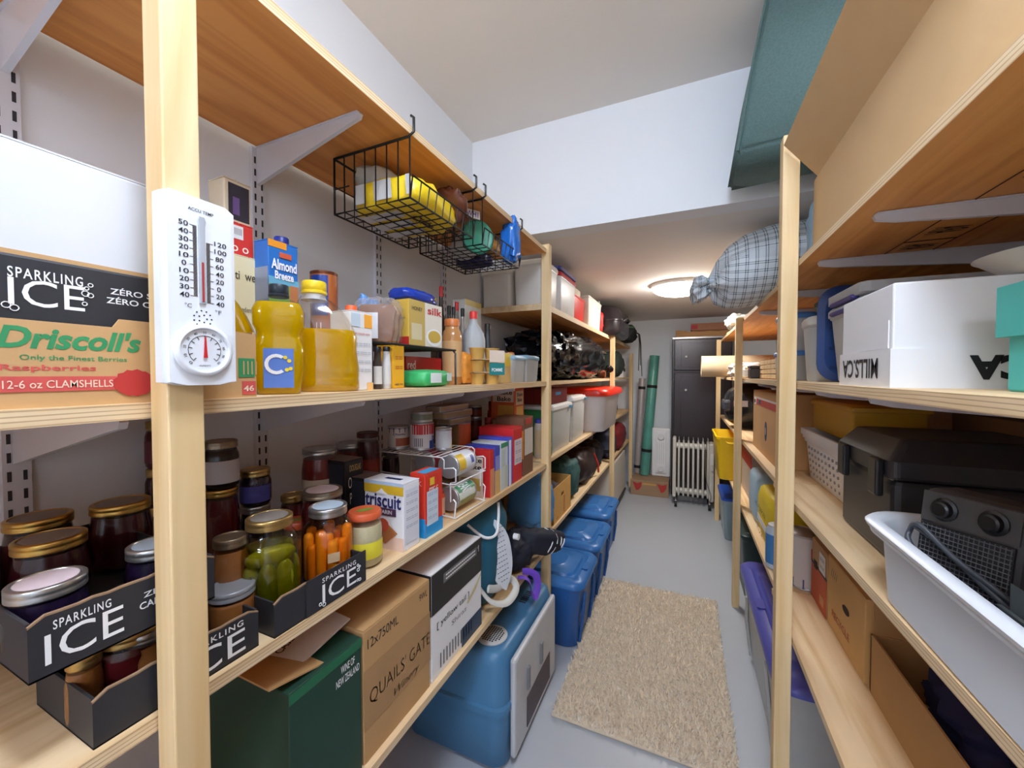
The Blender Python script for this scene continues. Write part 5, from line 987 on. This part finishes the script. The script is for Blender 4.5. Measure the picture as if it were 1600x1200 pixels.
# ---------------------------------------------------------------- rug
e = T('shag_rug', 'beige shaggy bath rug lying in the aisle', 'rug', (-.145, 2.0, 0), 0)
B().rbox(-.325, .325, -.56, .55, .0005, .014, .006).o('backing', m((216, 200, 176), .95), e)
rv, rf = [], []; rnd = random.Random(3)
for i in range(15000):
    x, y = rnd.uniform(-.325, .325), rnd.uniform(-.56, .555); a = rnd.uniform(0, 6.28); l = rnd.uniform(.010, .019); tx, ty = rnd.uniform(-.011, .011), rnd.uniform(-.011, .011); w_ = .0026; n = len(rv)
    c, s = math.cos(a)*w_, math.sin(a)*w_
    rv += [(x-c, y-s, .012), (x+c, y+s, .012), (x-s*1.0, y+c*1.0, .012), (x+tx-c*.7, y+ty-s*.7, .012+l), (x+tx+c*.7, y+ty+s*.7, .012+l), (x+tx, y+ty+.001, .013+l)]
    rf += [(n, n+1, n+4, n+3), (n+1, n+2, n+5, n+4), (n+2, n, n+3, n+5), (n+3, n+4, n+5)]
me = bpy.data.meshes.new('pile'); me.from_pydata(rv, [], rf); me.update()
o = link('pile', me, m((228, 217, 199), .95, var=.2, vs=60), e); o['kind'] = 'stuff'
# ---------------------------------------------------------------- right top shelf: open carton, cushion, plaid bag
e = T('open_carton', 'large open cardboard carton with flaps on the top right shelf', 'carton', (.50, .955, ZRA), -90); w, d, h, t_ = .76, .36, .212, .005
CB = m((206, 172, 126), .8, var=.05, vs=14, bump=.06, bs=80)
B().box(-w/2, w/2, -d/2, d/2, 0, t_).box(-w/2, w/2, -d/2, -d/2+t_, t_, h).box(-w/2, w/2, d/2-t_, d/2, t_, h).box(-w/2, -w/2+t_, -d/2+t_, d/2-t_, t_, h).box(w/2-t_, w/2, -d/2+t_, d/2-t_, t_, h).o('box_walls', CB, e)
B().box(-w/2+.03, w/2, 0, .004, 0, .125, M=Matrix.Translation((0, -d/2, h)) @ Matrix.Rotation(R(38), 4, 'X')).o('flap', CB, e)
B().box(-w/2+.01, w/2-.01, -.004, 0, 0, .13, M=Matrix.Translation((0, d/2, h)) @ Matrix.Rotation(R(-20), 4, 'X')).o('flap', CB, e)
B().box(-.004, 0, -d/2+.01, d/2-.01, 0, .15, M=Matrix.Translation((-w/2, 0, h)) @ Matrix.Rotation(R(-10), 4, 'Y')).o('flap', CB, e)
e = T('green_cushion', 'grey-green fabric foam cushion sticking out above the right post', 'cushion', (.40, 1.49, 2.022), 0)
pr = [(-.266, .0), (.3, .03), (.3, .43), (-.19, .46), (-.225, .27)]
bm = bmesh.new(); vs = [bm.verts.new((x, y, z)) for y in (-.12, .17) for x, z in pr]; n = len(pr)
bm.faces.new(vs[:n]); bm.faces.new(vs[:n-1:-1])
for i in range(n): bm.faces.new((vs[i], vs[i+n], vs[(i+1) % n+n], vs[(i+1) % n]))
bmesh.ops.recalc_face_normals(bm, faces=bm.faces); bmesh.ops.bevel(bm, geom=bm.edges[:], offset=.014, segments=3, affect='EDGES'); me = bpy.data.meshes.new('cushion_body'); bm.to_mesh(me); bm.free()
for p_ in me.polygons: p_.use_smooth = True
link('cushion_body', me, m((92, 118, 116), .95, var=.25, vs=160, bump=.4, bs=300), e)
B().tube([(-.262, -.118, .004), (-.222, -.118, .27), (-.19, -.118, .45)], .004).o('piping', m((78, 102, 100), .95), e)
bag('blue_white_pack', 'blue and white plastic pack behind the open carton', (.42, 1.50, ZRA), .07, .075, .125, (150, 190, 214), seed=51, rough=.35)
PLD = plaid('plaid_cloth', (218, 226, 232), (50, 78, 94), 34, m2=30)
e = T('plaid_bag', 'blue and white plaid cloth bag with gathered end on the top shelf', 'bag', (.40, 2.06, ZRA), 0)
rs = []; nu = 48; L0 = [(-.43, .015), (-.41, .06), (-.385, .055), (-.36, .03), (-.34, .037), (-.32, .09), (-.28, .135), (-.22, .158), (-.12, .168), (.0, .168), (.15, .168), (.3, .16), (.38, .12), (.40, .05)]
for x, r in L0:
    ring = []
    for j in range(nu):
        a = 2*PI*j/nu; gath = max(0, 1-abs((x+.36)/.1)); dr_ = max(0, -x-.16); k = 1+.22*gath*math.sin(a*11)+.035*noise.noise(Vector((x*9, math.cos(a)*2, math.sin(a)*2))); zz = r*k*.98*math.sin(a)
        ring.append(Vector((x+.02*gath*math.sin(a*5), r*k*1.45*math.cos(a), max(zz-dr_*.35, -.160-dr_*.5))))
    rs.append(ring)
B().rings(rs).o('body', PLD, e, loc=(.05, 0, .162), uvfn=lambda c: ((math.atan2(c.z, c.y/1.45)/(2*PI))*1.0+.5, c.x*1.0))
B().tube([(-.36+.05, .045*math.cos(a), .162-.07+.032*math.sin(a)) for a in [2*PI*i/16 for i in range(16)]], .005, closed=True).o('tie_cord', m((120, 116, 108), .8), e)
jar('glass_jar', 'empty glass jar on the far top right shelf', (Vector((.36, 2.92, ZRA)), .11, .15), m((200, 200, 196), .4), SILV, None, fill=.2)
bag('clear_wrap', 'crumpled clear plastic wrap on the far top right shelf', (.37, 3.25, ZRA), .10, .16, .05, (206, 202, 192), seed=52, rough=.25, fold=.3)
B().rbox(-.15, .15, -.05, .05, 0, .03, .006).o('x', m((200, 200, 200), .5)) if False else None
e = T('wood_trim_strip', 'curved pale wooden strip lying on the far top right shelf', 'strip', (.33, 3.6, ZRA+.001), 0); B().tube([(0, -.3, .008), (-.02, 0, .008), (.03, .35, .008)], .008, 6).o('strip', STUD, e)
# stamps under the top right shelf
sh_ = [o for o in C.objects if o.get('label', '').startswith('top near-right plywood shelf')][0]
for k, y in enumerate((.80, 1.19)):
    q = B(); q.tube([(-.16, -.045, -.0004), (.16, -.045, -.0004), (.16, .045, -.0004), (-.16, .045, -.0004)], .0012, 4, closed=True); q.tube([(0, -.045, -.0004), (0, .045, -.0004)], .0012, 4)
    s_ = q.o('mill_stamp', m((70, 44, 24), .8), sh_, loc=Vector((.50, y, ZRA-.0195))-sh_.location, rot=(0, 0, PI/2))
    for i in range(2): txt(s_, 'APA', 'T', -.07+.12*i, 0, -.0003, .045, .06, m((70, 44, 24), .8), .02, rot=180)
# ---------------------------------------------------------------- right eye-level shelf
GW = 'tubs behind the right post'
tub('white_pail', 'milky white lidded pail right of the near right post', box3r(.345, .50, 1.43, 1.59, ZRB, 1.53), CREAM, (222, 222, 216), mat=FR2, group=GW, cr=.8, taper=.86)
tub('teal_tote', 'dark teal box behind the milky pail', box3r(.47, .85, 1.66, 1.93, ZRB, 1.64), (30, 112, 100), (34, 124, 110), group=GW)
e = T('bin_lid', 'large navy blue bin lid standing on edge', 'lid', (.402, 1.385, ZRB), 0)
B().loft([(.11, .13, 0, .05), (.115, .135, .004, .05), (.115, .135, .012, .05), (.10, .12, .02, .05)], M=Matrix.Translation((.06, .012, .137)) @ Matrix.Rotation(R(90), 4, 'X') @ Matrix.Rotation(R(0), 4, 'Z')).o('lid', m((36, 66, 124), .4), e)
for i in range(4): B().box(-.03, .15, -.0125, -.0085, .04+.055*i, .046+.055*i).o('rib', m((30, 54, 104), .4), e)
e = tub('clear_tub', 'tall clear tub with purple-handled lids beside the white boxes', box3r(.358, .585, 1.10, 1.34, ZRB, 1.53), CREAM, FROST, mat=FROST, group=GW, cr=.2, taper=.86)
for z in (.185, .208): B().rbox(-.075, .075, -.124, -.106, z-.012, z, .005).o('purple_handle', m((62, 54, 132), .4), e)
B().loft([(.11, .116, .203, .02), (.117, .118, .206, .02), (.117, .118, .228, .02)]).o('second_lid', FROST, e)
WBX = m((226, 227, 229), .5, var=.015)
e = T('white_box', 'large white cardboard box with upside-down black lettering', 'box', (.515, .95, ZRB), -90); w, d = .222, .41
B().rbox(-w/2, w/2, -d/2, d/2, .004, .172, .003).o('inner_box', WBX, e)
B().box(-w/2-.003, w/2+.003, -d/2-.003, -d/2, 0, .064).box(-w/2-.003, w/2+.003, d/2, d/2+.003, 0, .064).box(-w/2-.003, -w/2, -d/2, d/2, 0, .064).box(w/2, w/2+.003, -d/2, d/2, 0, .064).box(-w/2, w/2, -d/2, d/2, 0, .003).o('outer_tray', WBX, e)
B().box(-.02, .10, -d/2-.0015, -d/2, .066, .112).o('tuck_flap', WBX, e)
txt(e, 'MILLS.CA', 'F', -.012, .033, -d/2-.0036, .165, .036, INK, .02, rot=180)
txt(e, 'MILLS.CA', 'R', -.02, .033, w/2+.0036, .19, .038, INK, .05, rot=180)
bowl_ = T('white_dish', 'white oval plastic dish lying on the white box', 'dish', (.52, .85, ZRB+.1725), 0)
B().lathe([(.05, 0), (.07, .004), (.10, .028), (.104, .03), (.098, .03), (.068, .009), (.001, .007)], 32).o('dish', m((222, 218, 212), .4), bowl_)
B().tube([(-.03, -.075, .034), (-.02, -.09, .04), (.03, -.09, .04), (.04, -.075, .034)], .004).o('handle', m((140, 110, 90), .5), bowl_)
e = T('teal_box', 'turquoise cardboard box with lid at the right edge', 'box', (.55, .60, ZRB), -90); TQ = m((72, 184, 176), .5)
B().rbox(-.12, .115, -.17, .17, 0, .12, .003).o('box', TQ, e); B().box(-.127, .122, -.178, -.1705, .07, .135).box(-.127, .122, .1705, .178, .07, .135).box(-.127, -.1205, -.1705, .1705, .07, .135).box(.1155, .122, -.1705, .1705, .07, .135).box(-.1205, .1155, -.1705, .1705, .121, .135).o('lid', TQ, e)
# beyond the right post, eye level
GR2 = 'jars and tubs on the far-right eye-level shelf'
tub('lidded_tub', 'upper white tub with bright blue lid left of the right post', box3r(.33, .44, 1.72, 1.88, ZRB+.111, ZRB+.25), CREAM, (84, 140, 214), mat=FROST, group=GR2, cr=.6)
tub('lidded_tub', 'lower white tub with bright blue lid left of the right post', box3r(.325, .445, 1.715, 1.885, ZRB, ZRB+.11), CREAM, (84, 140, 214), mat=FROST, group=GR2, cr=.6)
e = T('wooden_crate', 'small slatted wooden crate beside the blue-lidded tubs', 'crate', (.46, 2.15, ZRB), -90)
for i in range(4): B().rbox(-.19, .19, -.11, -.1, .004+.022*i, .022+.022*i, .001).o('slat', STUD, e)
for x in (-.18, .18): B().box(x-.01, x+.01, -.1, -.085, 0, .09).o('corner_post', STUD, e)
B().box(-.19, .19, -.1, .11, 0, .004).box(-.19, .19, .1, .11, .004, .09).o('base', STUD, e)
e = T('glass_cake_dome', 'clear glass cake dome behind the wooden crate', 'cake dome', (.735, 2.15, ZRB), 0); B().lathe([(.15, 0), (.16, .004), (.16, .01)], 32).o('plate', m((226, 224, 220), .3), e); B().lathe([(.14, .011), (.14, .10), (.12, .16), (.06, .19), (.02, .195)], 32, cap0=False).o('dome', PLAST, e); B().lathe([(.012, .195), (.02, .21), (.012, .22)], 16).o('knob', GLASS, e)
e = T('plate_stack', 'stack of white plates by the far-right post', 'plates', (.42, 2.78, ZRB), 0)
for i in range(5): B().lathe([(.05, .009*i), (.09, .009*i+.006), (.105, .009*i+.012), (.104, .009*i+.014), (.05, .009*i+.005)], 28).o('plate', WHITE, e)
bag('white_fluff', 'white fluffy fibre bundle on the far-right eye-level shelf', (.40, 3.12, ZRB), .12, .16, .05, (224, 216, 204), seed=53, rough=.9, fold=.4)
e = T('paper_roll', 'cream paper roll poking out over the aisle', 'paper roll', (.62, 3.55, ZRB+.087), 0, rot=(0, R(-90), 0)); B().lathe([(.085, 0), (.085, .50), (.075, .50), (.07, .49), (.04, .49), (.035, .47), (.001, .47)], 28).o('roll', m((196, 176, 144), .8, var=.1), e)
e = T('dark_tin', 'small dark square tin beside the white fibre bundle', 'tin', (.345, 2.40, ZRB), -90); B().rbox(-.045, .045, -.035, .035, 0, .055, .006).o('tin', m((52, 42, 38), .5), e); B().rbox(-.047, .047, -.037, .037, .055, .068, .004).o('lid', m((60, 48, 42), .5), e)
bag('green_cloth', 'dark green cloth at the far end of the right eye-level shelf', (.55, 3.92, ZRB), .12, .1, .045, (40, 96, 84), seed=54, rough=.8)
# ---------------------------------------------------------------- right tool shelf
e = T('white_basket', 'white perforated plastic basket behind the black tool case', 'basket', (.52, 1.57, ZRC), -90); PB = m((228, 228, 230), .4, var=.01)
B().loft([(.165, .095, 0, .015), (.17, .10, .004, .015), (.185, .11, .13, .015), (.19, .115, .132, .015), (.19, .115, .142, .015), (.195, .12, .144, .015), (.195, .12, .154, .015), (.2, .125, .156, .015), (.2, .125, .178, .015), (.192, .117, .178, .015), (.16, .09, .01, .015)]).o('body', PB, e)
q = B()
for i in range(9):
    for j in range(5): q.cyl((-.14+.035*i, -.1005-.0022*j-.003, .025+.022*j), .005, .004, 8, axis='y')
q.o('holes', m((150, 152, 160), .6), e)['kind'] = 'stuff'
e = tub('yellow_bin', 'mustard yellow box on top of the white perforated basket', box3r(.43, .60, 1.39, 1.77, ZRC+.1795, 1.262), (206, 160, 44), (206, 160, 44), cr=.1, taper=.97)
TBX = m((46, 45, 48), .42, var=.05)
e = T('tool_case', 'large black plastic tool case with two latches', 'tool case', (.515, 1.125, ZRC), -90); w, d = .27, .285
B().rbox(-w/2, w/2, -d/2, d/2, 0, .168, .012).o('body', TBX, e)
B().loft([(w/2+.006, d/2+.006, .17, .015), (w/2+.008, d/2+.008, .175, .015), (w/2+.008, d/2+.008, .205, .015), (w/2-.02, d/2-.02, .245, .012), (w/2-.03, d/2-.03, .247, .012)], sm=False).o('lid', TBX, e)
for x in (-.075, .10): B().rbox(x-.02, x+.02, -d/2-.022, -d/2-.008, .13, .205, .004).o('latch', m((34, 33, 35), .35), e)
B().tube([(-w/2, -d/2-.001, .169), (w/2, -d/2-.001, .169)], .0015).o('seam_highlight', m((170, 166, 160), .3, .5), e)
nbx = (Vector((.785, 1.30, ZRC)), -90, .44, .18, .31)
e, w, d, h = pbox('plywood_box', 'brown wooden box behind the black tool case', 'box', nbx, m((150, 116, 84), .7, var=.12, vs=20), fl='x'); pan(e, 'dark_panel', 'F', -w*.4, w*.2, h*.86, h*.97, -d/2-.0008, m((90, 66, 50), .7))
# dish tub with heater
e = T('white_tub', 'white plastic wash tub with rolled rim on the tool shelf', 'tub', (.52, .68, ZRC), -90); WT_ = m((216, 222, 228), .35, var=.015)
def dt(hw, hd, z, c=.07): return (hw, hd, z, c)
B().loft([dt(.200, .205, 0), dt(.208, .212, .004), dt(.228, .212, .10), dt(.236, .217, .102), dt(.242, .224, .104), dt(.243, .225, .109), dt(.241, .222, .112), dt(.247, .228, .114), dt(.249, .230, .120), dt(.244, .225, .126), dt(.234, .214, .126), dt(.226, .206, .118), dt(.20, .204, .008), dt(.19, .19, .006)], k=8).o('tub', WT_, e)
zb = ZRC+.009
e = T('ceramic_heater', 'black portable heater with two knobs and coiled cord in the white tub', 'heater', (.392, .79, zb), 0, rot=(R(-5), R(2), R(-50))); e.scale = (.86, .86, 1); HB = m((58, 56, 58), .45)
B().rbox(-.065, .065, -.055, .035, 0, .188, .014).o('housing', HB, e)
B().box(-.055, .055, -.06, -.054, .008, .135).o('grille_plate', m((40, 40, 44), .5), e)
g = B()
for i in range(19): x = -.052+.0058*i; g.tube([(x, -.0615, .01), (x, -.0615, .134)], .0008, 4)
for i in range(20): z = .012+.0063*i; g.tube([(-.054, -.062, z), (.054, -.062, z)], .0008, 4)
g.o('grille', m((110, 112, 118), .4, .5), e)['kind'] = 'stuff'
B().box(-.058, .058, -.0585, -.0545, .139, .183).o('control_panel', m((74, 72, 72), .45), e)
for x in (-.028, .03): k_ = B().lathe([(.017, 0), (.017, .004), (.013, .006), (.012, .016), (.009, .018)], 20, M=Matrix.Translation((x, -.0585, .161)) @ Matrix.Rotation(PI/2, 4, 'X')).o('knob', m((24, 24, 26), .3), e)
B().tube(curve([(-.06, -.066, .125), (-.03, -.072, .115), (.02, -.074, .085), (.06, -.07, .06), (.07, -.062, .055), (.06, -.07, .07), (.0, -.078, .1), (-.05, -.074, .13), (-.07, -.06, .115), (-.06, -.07, .095), (0, -.075, .06), (.06, -.07, .04)]), .0042, 8).o('power_cord', m((70, 74, 82), .4), e)
GALV = m((150, 166, 170), .35, .7, var=.08, vs=40)
for i, (x, y, a, lab) in enumerate(((.345, .615, 90, 'front galvanised sheet-metal channel in the white tub'), (.393, .615, 90, 'rear galvanised sheet-metal channel in the white tub'))):
    e = T('metal_channel', lab, 'channel', (x, y, zb), 0, 'galvanised channels in the tub', rot=(R(0), 0, R(a))); L_ = .15
    B().box(-.075, .075, -.02, -.0185, 0, .075+.03*i).box(-.075, .075, .0185, .02, 0, .075+.03*i).box(-.075, .075, -.0185, .0185, 0, .0015).o('channel', GALV, e)
    B().box(-.075, .075, -.021, -.016, .075+.03*i, .0765+.03*i).o('hem', GALV, e)
pbox('small_carton', 'small torn kraft box at the right end of the white tub', 'carton', (Vector((.47, .62, zb)), 90, .12, .05, .115), CARD, fl='x')
# beyond the post on the tool shelf
P = box3r(.335, .62, 1.83, 2.42, ZRC, 1.27)
e, w, d, h = pbox('emblem_carton', 'kraft carton with blue emblem and red striped top beyond the right post', 'carton', P, m((196, 150, 98), .75, var=.05), fl='x')
pan(e, 'red_stripe', 'F', -w*.45, w/2, h*.76, h*.86, -d/2-.0006, m((186, 62, 48), .6)); pan(e, 'white_stripe', 'F', -w*.45, w/2, h*.86, h*.89, -d/2-.0006, m((206, 200, 196), .6)); pan(e, 'white_badge', 'F', -w*.43, -w*.33, h*.76, h*.87, -d/2-.0014, WHITE); pan(e, 'blue_badge', 'F', -w*.42, -w*.36, h*.78, h*.84, -d/2-.0022, m((40, 44, 80), .6)); pan(e, 'blue_badge', 'F', -w*.22, -w*.13, h*.78, h*.85, -d/2-.0014, m((50, 60, 110), .6))
pan(e, 'emblem', 'F', 0, 0, 0, 0, -d/2-.0006, m((66, 70, 110), .6), poly=disc(w*.1, h*.40, w*.045, h*.15)); pan(e, 'emblem_centre', 'F', 0, 0, 0, 0, -d/2-.0014, m((196, 170, 140), .6), poly=disc(w*.1, h*.40, w*.02, h*.06))
pan(e, 'hand_hole', 'L', -d*.2, d*.2, h*.45, h*.55, -w/2-.0008, m((60, 44, 30), .8))
e = T('black_helmet', 'shiny black rounded helmet on the far-right tool shelf', 'helmet', (.42, 3.16, ZRC), 0)
B().blob(.17, .19, .16, 2.2, .04, 2, 60, M=Matrix.Translation((0, 0, .155)), flat=-.154).o('shell', m((30, 31, 35), .22), e); B().rbox(-.175, -.09, -.12, .1, .12, .2, .02).o('visor', m((70, 72, 78), .2), e); B().box(-.12, -.04, -.19, -.182, .16, .2).o('white_decal', WHITE, e)
e = tub('yellow_bin', 'bright yellow open plastic bin sticking out near the far cabinet', box3r(.205, .56, 3.12, 3.60, ZRD, .905), (240, 200, 20), None, open_=True, cr=.2, taper=.86)
B().tube([(.2, -.14, .29), (.245, -.1, .27), (.245, .1, .27), (.2, .14, .29)], .008).o('handle', m((226, 186, 20), .4), e)
# ---------------------------------------------------------------- right low shelf
def flourbag(label, x0, x1, y0, y1, h, col, words, band=None, seed=1):
    e = T('flour_bag', label, 'bag', ((x0+x1)/2, (y0+y1)/2, ZRD), -90, 'flour bags on the low right shelf'); w, d = y1-y0, x1-x0
    B().blob(w/2, d/2, h/2, 5, .06, 3, seed, M=Matrix.Translation((0, 0, h/2)), fold=.04, flat=-h*.48).o('sack', m(col, .5), e)
    for s, z, ww, hh in words: txt(e, s, 'F', -.0*w, h*z, -d/2-.012, w*ww, h*hh, m((70, 64, 20), .6), .0)
    if band: pan(e, 'label_band', 'F', -w*.2, w*.4, h*.36, h*.48, -d/2-.010, WHITE)
    return e
e = flourbag('yellow all-purpose flour bag on the low right shelf', .325, .47, 1.86, 2.22, .245, (232, 206, 40), [('ALL PURPOSE', .62, .7, .09), ('FLOUR', .2, .4, .07)], True, 61)
flourbag('white and blue flour bag left of the yellow one', .325, .45, 2.24, 2.50, .26, (170, 200, 220), [], None, 62)
bag('cloth_hat', 'black cloth hat lying behind the flour bags', (.58, 2.05, ZRD), .10, .16, .15, (24, 24, 28), seed=63, rough=.9)
bottle('spray_can', 'blue and white can before the near right post', (Vector((.335, 1.80, ZRD)), .075, .17), (190, 206, 220), (206, 206, 208), neck=.8, sh=.85, capr=.8, lab=(70, 130, 190), cat='can')
e, w, d, h = pbox('red_top_box', 'white box with red top behind the far-right post', 'box', box3r(.36, .62, 2.62, 3.06, ZRD, .875), m((196, 178, 160), .7), fl='x'); pan(e, 'red_band', 'F', -w/2, w/2, h*.7, h*.99, -d/2-.0006, m((186, 50, 44), .6)); 
can('paint_can', 'white paint can with red mark just right of the right post', (Vector((.40, 1.70, ZRD)), .12, .19), (206, 204, 206), [(.02, .2, -180, 180, (70, 90, 140)), (.6, .8, -40, 10, (200, 60, 50))], [('OO', .5, .6, .12, (90, 90, 100))], group=None)
e, w, d, h = pbox('file_carton', 'kraft and orange carton with white label on the low right shelf', 'carton', box3r(.405, .66, 1.475, 1.63, ZRD, .795), m((190, 152, 108), .75, var=.05), fl='x')
pan(e, 'orange_panel', 'F', -w/2, w/2, 0, h*.58, -d/2-.0006, m((196, 92, 52), .6)); pan(e, 'dark_line', 'F', -w/2, w/2, h*.58, h*.62, -d/2-.0006, m((70, 60, 54), .7)); pan(e, 'white_label', 'F', w*.05, w*.42, h*.62, h*.92, -d/2-.0014, WHITE); txt(e, '== ===\n=== ==', 'F', w*.235, h*.77, -d/2-.0024, w*.25, h*.16, INK, 0); pan(e, 'hand_hole', 'F', -w*.3, -w*.1, h*.55, h*.68, -d/2-.0014, INK); pan(e, 'tan_patch', 'F', w*.1, w*.35, h*.1, h*.25, -d/2-.0014, m((206, 150, 100), .6))
e, w, d, h = pbox('file_carton', 'worn kraft carton with hand hole on the low right shelf', 'carton', box3r(.405, .68, 1.20, 1.465, ZRD, .805), m((206, 164, 104), .75, var=.07, vs=14), fl='x')
pan(e, 'hand_hole', 'F', 0, 0, 0, 0, -d/2-.0008, m((50, 36, 24), .8), poly=disc(w*.05, h*.55, w*.09, h*.05)); txt(e, 'RECYCLE', 'F', -w*.1, h*.25, -d/2-.0008, w*.5, h*.1, m((180, 90, 50), .7), .01); txt(e, '////', 'F', -w*.3, h*.8, -d/2-.0008, w*.2, h*.12, m((90, 110, 80), .7), 0)
e = T('open_carton', 'open brown carton of dark blue cloth under the tool shelf', 'carton', (.56, 1.0, ZRD), -90); w, d, h, t_ = .36, .30, .14, .004
B().box(-w/2, w/2, -d/2, d/2, 0, t_).box(-w/2, w/2, -d/2, -d/2+t_, t_, h).box(-w/2, w/2, d/2-t_, d/2, t_, h).box(-w/2, -w/2+t_, -d/2, d/2, t_, h).box(w/2-t_, w/2, -d/2, d/2, t_, h).o('box_walls', CARD2, e)
B().box(-.004, 0, -d/2+.01, d/2-.01, 0, .12, M=Matrix.Translation((-w/2, 0, h)) @ Matrix.Rotation(R(-12), 4, 'Y')).o('flap', CARD2, e)
B().blob(.14, .11, .05, 2.6, .2, 3, 64, M=Matrix.Translation((0, 0, .085)), fold=.25).o('contents', m((34, 40, 86), .8), e)
# ---------------------------------------------------------------- floor, right
e = tote('long grey tote with purple lid under the right shelves', .26, .74, 1.42, 2.32, .43, (186, 188, 186), (84, 86, 168), None)
e.rotation_euler = (0, 0, R(-90))
e.location.x = .505
e = tub('floor_tub', 'clear tub with bright blue lid on the floor near the far cabinet', box3r(.285, .60, 3.55, 4.0, 0, .36), CREAM, (40, 90, 200), mat=clear('pale_blue_plastic', (190, 214, 222), .55, .3), cr=.2, taper=.84)
tub('dark_bin', 'dark green bin on the floor behind the purple-lidded tote', box3r(.32, .7, 2.66, 3.1, 0, .4), (36, 60, 62), (40, 66, 68), cr=.2)
